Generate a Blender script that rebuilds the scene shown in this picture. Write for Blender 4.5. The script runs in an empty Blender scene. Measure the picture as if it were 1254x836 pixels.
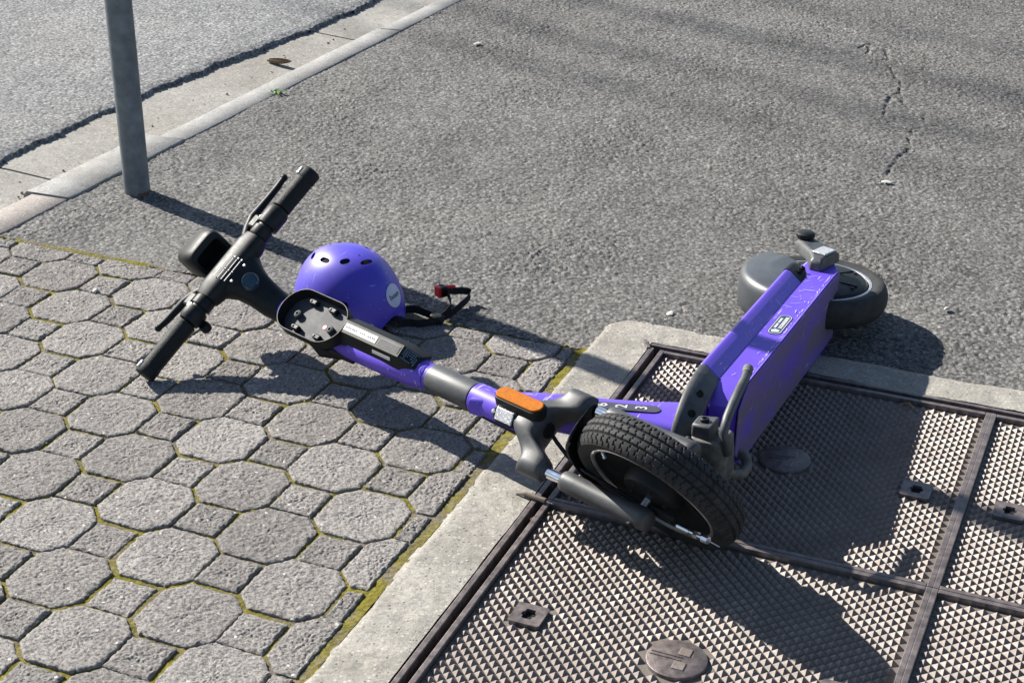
import bpy, bmesh, math, random
import numpy as np
from mathutils import Vector, Matrix
random.seed(7); rng = np.random.default_rng(11)
SC = bpy.context.scene
COL = SC.collection
R = math.radians

# ------------------------------------------------------------------ camera
F = 2040.0; PITCH = R(26.7); ROLL = R(0.4); CAMH = 1.45      # focal length in photo pixels (1254 wide)
cp, sp = math.cos(PITCH), math.sin(PITCH)
fw = Vector((0, cp, -sp)); r0 = Vector((1, 0, 0)); up0 = r0.cross(fw)
r2 = r0*math.cos(ROLL)+up0*math.sin(ROLL); up2 = r2.cross(fw)
cam = bpy.data.cameras.new('camera'); camo = bpy.data.objects.new('camera', cam); COL.objects.link(camo)
camo.matrix_world = Matrix(((r2.x, up2.x, -fw.x, 0), (r2.y, up2.y, -fw.y, 0), (r2.z, up2.z, -fw.z, CAMH), (0, 0, 0, 1)))
cam.sensor_fit = 'HORIZONTAL'; cam.sensor_width = 36; cam.lens = F/1254*36
cam.clip_start = 0.05; cam.clip_end = 500
SC.camera = camo

# ------------------------------------------------------------------ sky, sun, exposure
SUN_EL = R(33.0); SUN_AZ = Vector((-0.7677, 0.6408))           # horizontal direction towards the sun
world = bpy.data.worlds.new('World'); SC.world = world; world.use_nodes = True
wn = world.node_tree.nodes; wl = world.node_tree.links
bg = wn['Background']; sky = wn.new('ShaderNodeTexSky'); sky.sky_type = 'NISHITA'; sky.sun_disc = False
sky.sun_elevation = SUN_EL; sky.sun_rotation = math.atan2(SUN_AZ.x, SUN_AZ.y)
sky.air_density = 1.0; sky.dust_density = 0.6
wl.new(sky.outputs[0], bg.inputs[0]); bg.inputs[1].default_value = 0.062
sl = bpy.data.lights.new('sun', 'SUN'); sl.energy = 5.0; sl.angle = R(0.53); sl.color = (1.0, 0.95, 0.87)
so = bpy.data.objects.new('sun', sl); COL.objects.link(so)
sd = Vector((-SUN_AZ.x*math.cos(SUN_EL), -SUN_AZ.y*math.cos(SUN_EL), -math.sin(SUN_EL)))
so.rotation_euler = sd.to_track_quat('-Z', 'Y').to_euler(); so.location = (-4, 4, 6)
SC.view_settings.view_transform = 'Standard'; SC.view_settings.look = 'None'
SC.view_settings.exposure = 1.3; SC.view_settings.gamma = 1.0
SC.view_settings.use_curve_mapping = False

# ------------------------------------------------------------------ helpers
def tag(o, label=None, cat=None, group=None, kind=None):
    if label: o['label'] = label
    if cat: o['category'] = cat
    if group: o['group'] = group
    if kind: o['kind'] = kind
    return o

class MB:
    def __init__(s): s.v = []; s.f = []
    def add(s, vs, fs):
        b = len(s.v); s.v += [tuple(x) for x in vs]; s.f += [tuple(i+b for i in f) for f in fs]; return s
    def box(s, c, size, rot=None, top=1.0, topy=None):
        hx, hy, hz = size[0]/2, size[1]/2, size[2]/2; vs = []
        ty = top if topy is None else topy
        for z in (-1, 1):
            for x, y in ((-1, -1), (1, -1), (1, 1), (-1, 1)):
                kx = top if z > 0 else 1; ky = ty if z > 0 else 1
                p = Vector((x*hx*kx, y*hy*ky, z*hz))
                if rot is not None: p = rot @ p
                vs.append(p+Vector(c))
        return s.add(vs, [(3, 2, 1, 0), (4, 5, 6, 7), (0, 1, 5, 4), (1, 2, 6, 5), (2, 3, 7, 6), (3, 0, 4, 7)])
    def loft(s, secs, cap=True, closed=True):
        n = len(secs[0]); vs = [p for sec in secs for p in sec]; fs = []
        for i in range(len(secs)-1):
            for j in range(n if closed else n-1):
                k = (j+1) % n
                fs.append((i*n+j, i*n+k, (i+1)*n+k, (i+1)*n+j))
        if cap and closed:
            fs.append(tuple(range(n-1, -1, -1))); fs.append(tuple((len(secs)-1)*n+j for j in range(n)))
        return s.add(vs, fs)
    def tube(s, path, r, n=14, flat=None, cap=True, upv=(0, 0, 1)):
        P = [Vector(p) for p in path]; rs = r if hasattr(r, '__len__') else [r]*len(P); secs = []
        t0 = (P[1]-P[0]).normalized(); up = Vector(upv)
        a = t0.cross(up)
        if a.length < 1e-3: a = t0.cross(Vector((1, 0, 0)))
        a.normalize(); prev = a
        for i, p in enumerate(P):
            t = (P[min(i+1, len(P)-1)]-P[max(i-1, 0)]).normalized()
            a = prev-t*prev.dot(t); a.normalize(); b = t.cross(a); prev = a
            sec = []
            for k in range(n):
                th = 2*math.pi*k/n; ca, sa = math.cos(th), math.sin(th)
                if flat:                                    # rounded rectangle, flat = half sizes along a and b
                    e = 0.45
                    ca = math.copysign(abs(ca)**e, ca)*flat[0]; sa = math.copysign(abs(sa)**e, sa)*flat[1]
                    q = p+(a*ca+b*sa)*rs[i]
                else: q = p+(a*ca+b*sa)*rs[i]
                sec.append(q)
            secs.append(sec)
        return s.loft(secs, cap)
    def lathe(s, prof, axis='y', c=(0, 0, 0), n=48, a0=0, a1=2*math.pi, closedprof=False, caps=False):
        full = abs(a1-a0-2*math.pi) < 1e-6; m = n if full else n+1; secs = []
        for i in range(m):
            th = a0+(a1-a0)*i/n; ct, st = math.cos(th), math.sin(th); sec = []
            for r, h in prof:
                if axis == 'y': q = (c[0]+r*ct, c[1]+h, c[2]+r*st)
                elif axis == 'z': q = (c[0]+r*ct, c[1]+r*st, c[2]+h)
                else: q = (c[0]+h, c[1]+r*ct, c[2]+r*st)
                sec.append(q)
            secs.append(sec)
        if full: secs.append(secs[0])
        b = len(s.v); s.loft(secs, cap=(closedprof and not full), closed=closedprof); return s
    def prism(s, poly, h0, h1, fn):
        n = len(poly); vs = [fn(x, y, h0) for x, y in poly]+[fn(x, y, h1) for x, y in poly]
        fs = [tuple(range(n-1, -1, -1)), tuple(range(n, 2*n))]+[(i, (i+1) % n, n+(i+1) % n, n+i) for i in range(n)]
        return s.add(vs, fs)
    def mesh(s, name, smooth=40, weld=True):
        me = bpy.data.meshes.new(name); me.from_pydata(s.v, [], s.f); bm = bmesh.new(); bm.from_mesh(me)
        if weld: bmesh.ops.remove_doubles(bm, verts=bm.verts, dist=1e-6)
        bmesh.ops.recalc_face_normals(bm, faces=bm.faces)
        bm.to_mesh(me); bm.free()
        if smooth: 
            me.shade_smooth(); me.set_sharp_from_angle(angle=R(smooth))
        return me

WM = {}
def link(name, me, mat, parent=None, frame=None, bevel=0.0, seg=2):
    o = bpy.data.objects.new(name, me); COL.objects.link(o)
    fr = frame or Matrix.Identity(4)
    if parent is not None:
        o.parent = parent; o.matrix_basis = WM[parent.name].inverted() @ fr
    else: o.matrix_basis = fr
    WM[o.name] = fr.copy()
    if me is not None and mat is not None and not me.materials: me.materials.append(mat)
    if bevel:
        m = o.modifiers.new('bevel', 'BEVEL'); m.width = bevel; m.segments = seg; m.limit_method = 'ANGLE'; m.angle_limit = R(35)
    return o
def part(name, mb, mat, parent=None, frame=None, bevel=0.0, smooth=40, seg=2):
    return link(name, mb.mesh(name, smooth), mat, parent, frame, bevel, seg)
def empty(name, loc=(0, 0, 0)):
    o = bpy.data.objects.new(name, None); COL.objects.link(o); o.location = loc; o.empty_display_size = 0.1
    WM[o.name] = Matrix.Translation(loc); return o

# ------------------------------------------------------------------ materials
class NT:
    def __init__(s, name):
        s.m = bpy.data.materials.new(name); s.m.use_nodes = True; s.t = s.m.node_tree; s.b = s.t.nodes['Principled BSDF']
    def n(s, typ, **kw):
        o = s.t.nodes.new(typ)
        for k, v in kw.items():
            if k[0] == '_': o.inputs[k[1:].replace('_', ' ')].default_value = v
            else: setattr(o, k, v)
        return o
    def l(s, a, b): s.t.links.new(a, b)
    def pos(s): return s.n('ShaderNodeNewGeometry').outputs['Position']
    def obj(s): return s.n('ShaderNodeTexCoord').outputs['Object']
    def noise(s, co, scale, detail=4, rough=.55, out='Fac'):
        o = s.n('ShaderNodeTexNoise', _Scale=scale, _Detail=detail, _Roughness=rough); s.l(co, o.inputs['Vector']); return o.outputs[out]
    def vor(s, co, scale, feature='F1', out='Distance'):
        o = s.n('ShaderNodeTexVoronoi', feature=feature, _Scale=scale); s.l(co, o.inputs['Vector']); return o.outputs[out]
    def ramp(s, fac, *st):
        o = s.n('ShaderNodeValToRGB'); e = o.color_ramp.elements
        while len(e) < len(st): e.new(.5)
        for i, (p, c) in enumerate(st):
            e[i].position = p; e[i].color = (c, c, c, 1) if not hasattr(c, '__len__') else (*c, 1)
        s.l(fac, o.inputs[0]); return o.outputs[0]
    def mix(s, fac, a, b, typ='MIX'):
        o = s.n('ShaderNodeMix', data_type='RGBA', blend_type=typ)
        for i, x in ((0, fac), (6, a), (7, b)):
            if hasattr(x, 'is_output'): s.l(x, o.inputs[i])
            elif i == 0: o.inputs[0].default_value = x
            else: o.inputs[i].default_value = (*x, 1) if len(x) == 3 else x
        return o.outputs[2]
    def math(s, op, a, b=0.0):
        o = s.n('ShaderNodeMath', operation=op)
        for i, x in ((0, a), (1, b)):
            if hasattr(x, 'is_output'): s.l(x, o.inputs[i])
            else: o.inputs[i].default_value = x
        return o.outputs[0]
    def bump(s, h, strength=.5, dist=.002, prev=None):
        o = s.n('ShaderNodeBump', _Strength=strength, _Distance=dist); s.l(h, o.inputs['Height'])
        if prev is not None: s.l(prev, o.inputs['Normal'])
        return o.outputs[0]
    def set(s, **kw):
        for k, v in kw.items():
            i = s.b.inputs[k.replace('_', ' ')]
            if hasattr(v, 'is_output'): s.l(v, i)
            elif k in ('Base_Color',): i.default_value = (*v, 1)
            else: i.default_value = v
        return s.m

def plain(name, col, rough=.5, metal=0., spec=.5, grime=.25, grain=0., coat=0., gs=60):
    t = NT(name); co = t.obj()
    n1 = t.noise(co, gs, 5, .6); n2 = t.noise(co, gs*7, 3, .6)
    c = t.mix(t.ramp(n1, (.35, 0.), (.75, 1.)), tuple(x*(1-grime*.6) for x in col), tuple(min(1, x*(1+grime*.5)+.01*grime) for x in col))
    rg = t.math('ADD', t.math('MULTIPLY', n1, .25), rough-.12)
    t.set(Base_Color=c, Roughness=rg, Metallic=metal, Specular_IOR_Level=spec, Coat_Weight=coat, Coat_Roughness=.2)
    if grain: t.set(Normal=t.bump(n2, grain, .001))
    return t.m

def asphalt(name, lo, hi, sc=150, warm=(1, .975, .935)):
    t = NT(name); co = t.pos()
    v = t.n('ShaderNodeTexVoronoi', _Scale=sc); t.l(co, v.inputs['Vector'])
    sep = t.n('ShaderNodeSeparateColor'); t.l(v.outputs['Color'], sep.inputs[0])
    g = t.ramp(sep.outputs[0], (.0, [lo*w for w in warm]), (.5, [(lo+hi)/2*w for w in warm]), (.9, [hi*w for w in warm]), (1., [hi*1.35*w for w in warm]))
    big = t.ramp(t.noise(co, 1.1, 4, .55), (.3, .84), (.7, 1.12))          # worn and tarry areas
    g = t.mix(1., g, big, 'MULTIPLY')
    mid = t.ramp(t.noise(co, 9, 6, .62), (.25, .80), (.5, 1.), (.75, 1.10))
    g = t.mix(1., g, mid, 'MULTIPLY')
    dust = t.ramp(t.noise(co, 2.7, 5, .6), (.5, 0.), (.72, .30))
    g = t.mix(dust, g, (hi*1.15, hi*1.09, hi*.98))
    pits = t.ramp(v.outputs['Distance'], (.38, 1.), (.80, .38))
    g = t.mix(1., g, pits, 'MULTIPLY')
    h = t.math('SUBTRACT', t.noise(co, 420, 3, .7), t.math('MULTIPLY', v.outputs['Distance'], .7))
    t.set(Base_Color=g, Roughness=.84, Specular_IOR_Level=.3, Normal=t.bump(h, .55, .0024))
    return t.m

def concrete(name, col, sc=1.0, pit=.5):
    t = NT(name); co = t.pos()
    n0 = t.noise(co, 2.6*sc, 5, .6); n1 = t.noise(co, 9*sc, 6, .68); n2 = t.noise(co, 190*sc, 5, .75); n3 = t.noise(co, 42*sc, 6, .72)
    c = t.mix(t.ramp(n1, (.30, 0.), (.7, 1.)), tuple(x*.70 for x in col), tuple(x*1.12 for x in col))
    c = t.mix(t.ramp(n0, (.48, 0.), (.72, .55)), c, (col[0]*.62, col[1]*.58, col[2]*.50))   # old damp stains
    c = t.mix(t.ramp(n3, (.50, 0.), (.68, .6)), c, tuple(x*.50 for x in col))
    c = t.mix(t.ramp(n2, (.34, .7), (.58, 0.)), c, (col[0]*.42, col[1]*.41, col[2]*.39))
    v = t.n('ShaderNodeTexVoronoi', _Scale=150*sc); t.l(co, v.inputs['Vector']); sep = t.n('ShaderNodeSeparateColor'); t.l(v.outputs['Color'], sep.inputs[0])
    sp_ = t.math('MULTIPLY', t.ramp(sep.outputs[0], (.80, 0.), (.84, 1.)), t.ramp(v.outputs['Distance'], (.30, 1.), (.42, 0.)))
    c = t.mix(t.math('MULTIPLY', sp_, .45), c, tuple(min(.8, x*1.5) for x in col))
    sp2 = t.math('MULTIPLY', t.ramp(sep.outputs[1], (.86, 0.), (.9, 1.)), t.ramp(v.outputs['Distance'], (.25, 1.), (.35, 0.)))
    c = t.mix(t.math('MULTIPLY', sp2, .7), c, tuple(x*.25 for x in col))
    h = t.math('SUBTRACT', t.math('ADD', t.math('MULTIPLY', n2, .7), n3), t.math('MULTIPLY', sp2, .5))
    t.set(Base_Color=c, Roughness=.88, Specular_IOR_Level=.25, Normal=t.bump(h, pit, .004))
    return t.m

def paver_mat():
    t = NT('paver_concrete'); co = t.pos(); rnd = t.n('ShaderNodeObjectInfo').outputs['Random']
    n2 = t.noise(co, 230, 5, .72); n3 = t.noise(co, 62, 4, .65)
    v = t.n('ShaderNodeTexVoronoi', _Scale=120); t.l(co, v.inputs['Vector'])
    base = t.ramp(rnd, (0., (.185, .172, .160)), (.5, (.245, .229, .214)), (1., (.31, .292, .274)))
    c = t.mix(t.ramp(n3, (.35, .0), (.72, .55)), base, (.38, .356, .332))
    c = t.mix(1., c, t.ramp(t.noise(co, 3.2, 5, .65), (.3, .80), (.7, 1.12)), 'MULTIPLY')
    c = t.mix(t.ramp(n2, (.38, .9), (.56, 0.)), c, (.07, .064, .06))
    sep = t.n('ShaderNodeSeparateColor'); t.l(v.outputs['Color'], sep.inputs[0])
    st = t.math('MULTIPLY', t.ramp(sep.outputs[0], (.965, 0.), (.975, 1.)), t.ramp(v.outputs['Distance'], (.30, 1.), (.36, 0.)))
    c = t.mix(st, c, (.5, .48, .45))
    h = t.math('ADD', t.math('MULTIPLY', n2, 1.), t.math('ADD', t.math('MULTIPLY', n3, .4), t.math('MULTIPLY', st, .35)))
    t.set(Base_Color=c, Roughness=.88, Specular_IOR_Level=.3, Normal=t.bump(h, .75, .0045))
    return t.m

def moss_mat():
    t = NT('moss'); co = t.pos()
    n1 = t.noise(co, 9, 5, .6); n2 = t.noise(co, 120, 4, .7); n3 = t.noise(co, 30, 4, .6)
    m = t.mix(t.ramp(n3, (.3, 0.), (.7, 1.)), (.105, .096, .012), (.195, .168, .024))
    m = t.mix(t.ramp(n2, (.3, .7), (.6, 0.)), m, (.05, .04, .008))
    soil = t.mix(t.ramp(n2, (.3, 0.), (.7, 1.)), (.05, .042, .034), (.19, .165, .125))
    c = t.mix(t.ramp(n1, (.46, 1.), (.62, 0.)), soil, m)
    t.set(Base_Color=c, Roughness=.95, Specular_IOR_Level=.15, Normal=t.bump(n2, .9, .004))
    return t.m

def iron_mat():
    t = NT('cast_iron'); co = t.pos()
    n1 = t.noise(co, 14, 5, .6); n2 = t.noise(co, 170, 4, .65); n3 = t.noise(co, 4, 4, .65); n4 = t.noise(co, 55, 4, .6)
    c = t.mix(t.ramp(n1, (.3, 0.), (.7, 1.)), (.13, .106, .094), (.205, .176, .160))
    c = t.mix(t.ramp(n2, (.45, .0), (.75, .6)), c, (.13, .085, .06))
    c = t.mix(t.ramp(n3, (.5, 0.), (.75, .45)), c, (.10, .085, .08))
    sx = t.n('ShaderNodeSeparateXYZ'); t.l(co, sx.inputs[0])
    mr = t.n('ShaderNodeMapRange'); t.l(sx.outputs[2], mr.inputs[0])
    for i, v in ((1, -.0056), (2, -.0022), (3, 1.), (4, 0.)): mr.inputs[i].default_value = v
    dirt = t.math('MULTIPLY', mr.outputs[0], t.ramp(n4, (.35, .35), (.65, .9)))   # grit packed between the studs
    c = t.mix(dirt, c, (.135, .12, .10))
    t.set(Base_Color=c, Roughness=t.math('ADD', t.math('MULTIPLY', n4, .3), .42), Metallic=.2, Specular_IOR_Level=.45, Normal=t.bump(n2, .35, .0012))
    return t.m

def purple_mat(name, dirt=0.0, base=(.100, .050, .49), wear=.6):
    t = NT(name); co = t.obj()
    n1 = t.noise(co, 18, 5, .6); n2 = t.noise(co, 140, 4, .7)
    c = t.mix(t.ramp(n1, (.3, 0.), (.75, 1.)), tuple(x*.93 for x in base), tuple(min(1, x*1.06) for x in base))
    # scratches: stretched wave noise
    mp = t.n('ShaderNodeMapping'); mp.inputs['Scale'].default_value = (9, 60, 160); mp.inputs['Rotation'].default_value = (.3, .6, .5); t.l(co, mp.inputs[0])
    s1 = t.ramp(t.noise(mp.outputs[0], 1.0, 2, .5), (.69, 0.), (.715, 1.))
    mp2 = t.n('ShaderNodeMapping'); mp2.inputs['Scale'].default_value = (110, 20, 14); mp2.inputs['Rotation'].default_value = (.9, .2, 1.1); t.l(co, mp2.inputs[0])
    s2 = t.ramp(t.noise(mp2.outputs[0], 1.0, 2, .5), (.715, 0.), (.73, 1.))
    sc_ = t.math('MAXIMUM', s1, s2)
    c = t.mix(t.math('MULTIPLY', sc_, wear), c, (.62, .56, .72))
    rough = t.math('ADD', t.math('MULTIPLY', n1, .2), .33)
    if dirt:
        mp3 = t.n('ShaderNodeMapping'); mp3.inputs['Scale'].default_value = (2.5, 7, 4); mp3.inputs['Rotation'].default_value = (0, 0, .6); t.l(co, mp3.inputs[0])
        d1 = t.noise(mp3.outputs[0], 1.6, 8, .72); mp4 = t.n('ShaderNodeMapping'); mp4.inputs['Scale'].default_value = (22, 190, 60); mp4.inputs['Rotation'].default_value = (0, 0, .9); t.l(co, mp4.inputs[0])
        d2 = t.noise(mp4.outputs[0], 1., 3, .6); d3 = t.noise(co, 240, 4, .7)
        d = t.ramp(t.math('ADD', t.math('ADD', t.math('MULTIPLY', d1, .75), t.math('MULTIPLY', d2, .22)), t.math('MULTIPLY', d3, .12)), (.43, .12), (.60, dirt))
        c = t.mix(d, c, (.12, .090, .066)); rough = t.math('ADD', rough, t.math('MULTIPLY', d, .4))
    t.set(Base_Color=c, Roughness=rough, Coat_Weight=.12, Coat_Roughness=.3)
    return t.m

M = {}
M['asphalt'] = asphalt('footpath_asphalt', .075, .180)
M['road'] = asphalt('road_asphalt', .125, .25, 130, (.98, .99, 1.0))
M['concrete'] = concrete('surround_concrete', (.335, .318, .285))
M['gutter'] = concrete('gutter_concrete', (.30, .288, .265), .8, .35)
M['kerb'] = concrete('kerb_stone', (.27, .268, .262), 1.3, .3)
M['kerb_pink'] = concrete('kerb_stone_pink', (.30, .272, .25), 1.3, .4)
M['paver'] = paver_mat(); M['moss'] = moss_mat(); M['iron'] = iron_mat()
M['lug'] = plain('worn_iron', (.15, .125, .12), .45, .4, grime=.7, grain=.3)
M['steel'] = plain('galvanised_steel', (.15, .175, .195), .5, .45, grime=.5, gs=30, grain=.08)
M['rust'] = plain('rust', (.13, .062, .03), .9, 0, grime=.8, gs=90)
M['purple'] = purple_mat('purple_paint'); M['purple_dirty'] = purple_mat('purple_paint_dirty', .85)
M['black'] = plain('black_plastic', (.009, .010, .011), .5, spec=.2, grime=.4, grain=.06)
M['satin'] = plain('satin_black', (.010, .012, .014), .5, spec=.2, grime=.4, grain=.08)
M['grey'] = plain('grey_plastic', (.048, .051, .055), .5, grime=.5, grain=.1)
M['fork'] = plain('fork_grey', (.045, .047, .050), .5, grime=.3, grain=.1)
M['fender'] = plain('fender_grey', (.05, .056, .064), .42, grime=.35, grain=.04, gs=12)
M['dirty_grey'] = plain('dirty_grey', (.10, .095, .085), .7, grime=.9, grain=.5, gs=45)
M['rubber'] = plain('tyre_rubber', (.023, .023, .024), .74, spec=.3, grime=.7, grain=.25, gs=40)
M['grip'] = plain('grip_rubber', (.011, .013, .014), .6, spec=.2, grime=.3, grain=.9, gs=60)
M['chrome'] = plain('chrome', (.75, .77, .8), .14, 1.0, grime=.1)
M['silver'] = plain('silver', (.55, .56, .57), .35, .8, grime=.3)
M['tray'] = plain('tray_plastic', (.042, .044, .050), .66, spec=.35, grime=.3, grain=.05)
M['white'] = plain('white_print', (.42, .42, .42), .5, grime=.2)
M['pale'] = plain('pale_sticker', (.5, .53, .62), .5, grime=.1)
M['scratch'] = plain('bare_scratch', (.42, .38, .50), .6, grime=.3)
M['grille'] = plain('grille_grey', (.17, .165, .15), .7, grime=.4, gs=200)
M['notice'] = plain('notice_ink', (.10, .14, .20), .6, grime=.3)
M['ink'] = plain('ink', (.03, .03, .05), .6, grime=.1)
M['teal'] = plain('teal_sticker', (.012, .04, .07), .4, grime=.2)
M['orange'] = plain('orange_reflector', (.40, .115, .0), .6, spec=.12, grime=.5, grain=.5, gs=300)
M['clear'] = plain('clear_reflector', (.5, .5, .52), .2, .2, grime=.5, grain=.8, coat=.6, gs=260)
M['red'] = plain('red_plastic', (.62, .01, .02), .4, grime=.2)
M['strap'] = plain('black_webbing', (.014, .015, .017), .8, spec=.2, grime=.5, grain=.6, gs=120)
M['helmet'] = purple_mat('helmet_shell', 0., (.064, .045, .44), .22)
M['foam'] = plain('black_foam', (.012, .012, .012), .9, spec=.2)
M['bark'] = plain('bark', (.12, .095, .075), .9, grime=.6, grain=.8, gs=12)
M['leaf_brown'] = plain('dry_leaf', (.19, .12, .07), .8, grime=.7, gs=120)
M['leaf_green'] = plain('weed_leaf', (.16, .30, .03), .6, grime=.5, gs=200)
M['gum'] = plain('pale_gum', (.42, .41, .38), .8, grime=.4, gs=150)
M['soil'] = plain('soil', (.05, .042, .035), .95, grime=.7, grain=.9, gs=80)

# ------------------------------------------------------------------ the ground, in the pit's own axes (p along its long side, q towards the camera)
GO = np.array([0.2887, 2.832]); GA = R(-22.7)
cc = np.array([math.cos(GA), math.sin(GA)]); aa = np.array([cc[1], -cc[0]])
def W(p, q, z=0.0):
    g = GO+p*cc+q*aa; return (float(g[0]), float(g[1]), float(z))
def frame_pq(p, q, z=0., rot=0.):
    return Matrix.Translation(W(p, q, z)) @ Matrix.Rotation(GA+rot, 4, 'Z')
C_ = np.array([0, 0, CAMH]); r_np = np.array(r2); u_np = np.array(up2); f_np = np.array(fw)
def proj(X):
    d = X-C_; z = d@f_np
    return 627+F*(d@r_np)/z, 418-F*(d@u_np)/z, z

def kerb_p(q): return -1.520-0.058*q            # footpath side of the kerb
def road_p(q): return -1.885-0.085*q

SNR = [(rng.uniform(-1, 1, 2)*k, rng.uniform(0, 6.28)) for k in np.geomspace(3, 45, 26)]
def lowfreq(p, q, amp=.002):
    h = np.zeros_like(p)
    for k, ph in SNR: h += np.sin(p*k[0]*3+q*k[1]*3+ph)/(1+np.hypot(*k)/6)
    return h*amp/3
def hash01(i, j, s):
    x = np.sin(i*127.1+j*311.7+s*74.7)*43758.5453; return x-np.floor(x)
def stones(p, q, pitch, hmax):
    gi = np.floor(p/pitch); gj = np.floor(q/pitch); h = np.zeros_like(p)
    for di in (-1, 0, 1):
        for dj in (-1, 0, 1):
            a = gi+di; b = gj+dj
            cx = (a+hash01(a, b, 1))*pitch; cy = (b+hash01(a, b, 2))*pitch
            r = pitch*(.42+.42*hash01(a, b, 3)); hh = hmax*(.3+.7*hash01(a, b, 4))
            d2 = ((p-cx)**2+(q-cy)**2)/r**2
            h = np.maximum(h, hh*np.sqrt(np.clip(1-d2, 0, 1)))
    return h
def edge_noise(t, s, amp):
    return amp*(np.sin(t*23+s)+.7*np.sin(t*51+2*s)+.5*np.sin(t*117+3*s)+.45*np.sin(t*230+s*5)+.3*np.sin(t*420+s))/2.2

def relief(name, p0, p1, q0, q1, step, keep, height, mat, margin=70):
    ps = np.arange(p0, p1, step); qs = np.arange(q0, q1, step)
    PP, QQ = np.meshgrid(ps, qs, indexing='ij')
    XY = GO+PP[..., None]*cc+QQ[..., None]*aa
    X = np.concatenate([XY, np.zeros_like(PP)[..., None]], -1)
    u, v, z = proj(X)
    ok = (u > -margin) & (u < 1254+margin) & (v > -margin) & (v < 836+margin) & (z > .3) & keep(PP, QQ)
    H = height(PP, QQ); X[..., 2] = H
    idx = -np.ones(PP.shape, int); cell = ok[:-1, :-1] & ok[1:, :-1] & ok[:-1, 1:] & ok[1:, 1:]
    use = np.zeros_like(ok); use[:-1, :-1] |= cell; use[1:, :-1] |= cell; use[:-1, 1:] |= cell; use[1:, 1:] |= cell
    idx[use] = np.arange(use.sum()); V = X[use]
    # q runs clockwise from p, so wind the quads to face up
    Q = np.stack([idx[:-1, :-1][cell], idx[:-1, 1:][cell], idx[1:, 1:][cell], idx[1:, :-1][cell]], -1)
    me = bpy.data.meshes.new(name); me.vertices.add(len(V)); me.vertices.foreach_set('co', V.astype(np.float32).ravel())
    me.loops.add(Q.size); me.loops.foreach_set('vertex_index', Q.astype(np.int32).ravel())
    me.polygons.add(len(Q)); me.polygons.foreach_set('loop_start', np.arange(0, Q.size, 4, dtype=np.int32))
    me.update(calc_edges=True); me.validate()
    me.shade_smooth()
    return link(name, me, mat)

def sheet(name, poly, z, mat, kind='structure'):
    mb = MB(); mb.prism(poly, z-.02, z, W); o = part(name, mb, mat, smooth=0); o['kind'] = kind; return o

# far ground
mb = MB(); mb.add([(-90, -60, -.14), (90, -60, -.14), (90, 120, -.14), (-90, 120, -.14)], [(0, 1, 2, 3)])
g = part('ground', mb, M['asphalt'], smooth=0); g['kind'] = 'structure'
# coarse sheets that carry on outside the picture
sheet('footpath_slab', [(kerb_p(-14)+.005, -14), (9, -14), (9, -.12), (-.16, -.12), (-.16, .02), (kerb_p(.02)+.005, .02)], -.012, M['asphalt'])
sheet('road_bed', [(-30, -30), (road_p(-14)-.05, -14), (road_p(5)-.05, 5), (-30, 20)], -.030, M['road'])

# cracks in the footpath (image-measured, upper right)
def unp(u, v):
    d = np.array([(u-627)/F]*3)*r_np-(v-418)/F*u_np+f_np; t = -CAMH/d[2]; g = (C_+d*t)[:2]-GO; return g@cc, g@aa
CR = [[(1052, 58), (1066, 52), (1083, 57), (1101, 60), (1118, 66)], [(1066, 52), (1062, 66)], [(1084, 62), (1090, 80), (1100, 98), (1104, 112), (1106, 124), (1118, 138), (1138, 148)], [(1104, 112), (1090, 120), (1082, 140)], [(1118, 160), (1112, 180), (1098, 196), (1086, 214), (1083, 226)]]
CRpq = [[unp(*c) for c in line] for line in CR]
def crack_depth(P, Q):
    d = np.full(P.shape, 9.)
    wob = edge_noise(P+Q*.7, 2.1, .006); wob2 = edge_noise(Q-P*.4, 5.2, .006)
    for line in CRpq:
        for (ax, ay), (bx, by) in zip(line[:-1], line[1:]):
            ex, ey = bx-ax, by-ay; L2 = ex*ex+ey*ey
            t = np.clip(((P-ax)*ex+(Q-ay)*ey)/L2, 0, 1)
            d = np.minimum(d, np.hypot(P+wob-ax-t*ex, Q+wob2-ay-t*ey))
    wd = .006+edge_noise(P*.8+Q, 1.3, .005)
    return -.008*np.clip(1-d/np.maximum(wd, .002), 0, 1)

FQ = .040                                        # where the asphalt meets the pavers
def keep_fp(P, Q):
    near = (P > kerb_p(Q)-.002+edge_noise(Q, 1.7, .003)) & (Q < FQ+.008+edge_noise(P, .4, .0035))
    conc = (P > -.128) & (Q > -.104) & ~((P < -.06) & (P+.128+Q+.104 < .05))
    return near & ~conc
o = relief('footpath', -1.62, 2.3, -3.6, .06, 0.0035, keep_fp,
           lambda P, Q: -.0025+stones(P, Q, .0068, .0033)*(1+lowfreq(P*1.5, Q*1.5, .5))+stones(P+3, Q+7, .012, .0013)+lowfreq(P, Q, .0025)+crack_depth(P, Q), M['asphalt'], 130)
tag(o, kind='structure')
# road with its broken edge standing above the gutter
def road_h(P, Q):
    e = road_p(Q)+edge_noise(Q, 3.3, .010)+.022*np.sin(Q*3.1+1.1)-P
    return np.where(e > 0, -.013, -.05)+stones(P, Q, .0085, .0028)+lowfreq(P, Q, .002)-.006*np.clip(1-e/.03, 0, 1)
o = relief('road', -3.4, -1.5, -3.6, .6, .0052, lambda P, Q: P < road_p(Q)+.03, road_h, M['road'], 260)
tag(o, kind='structure')
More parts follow.
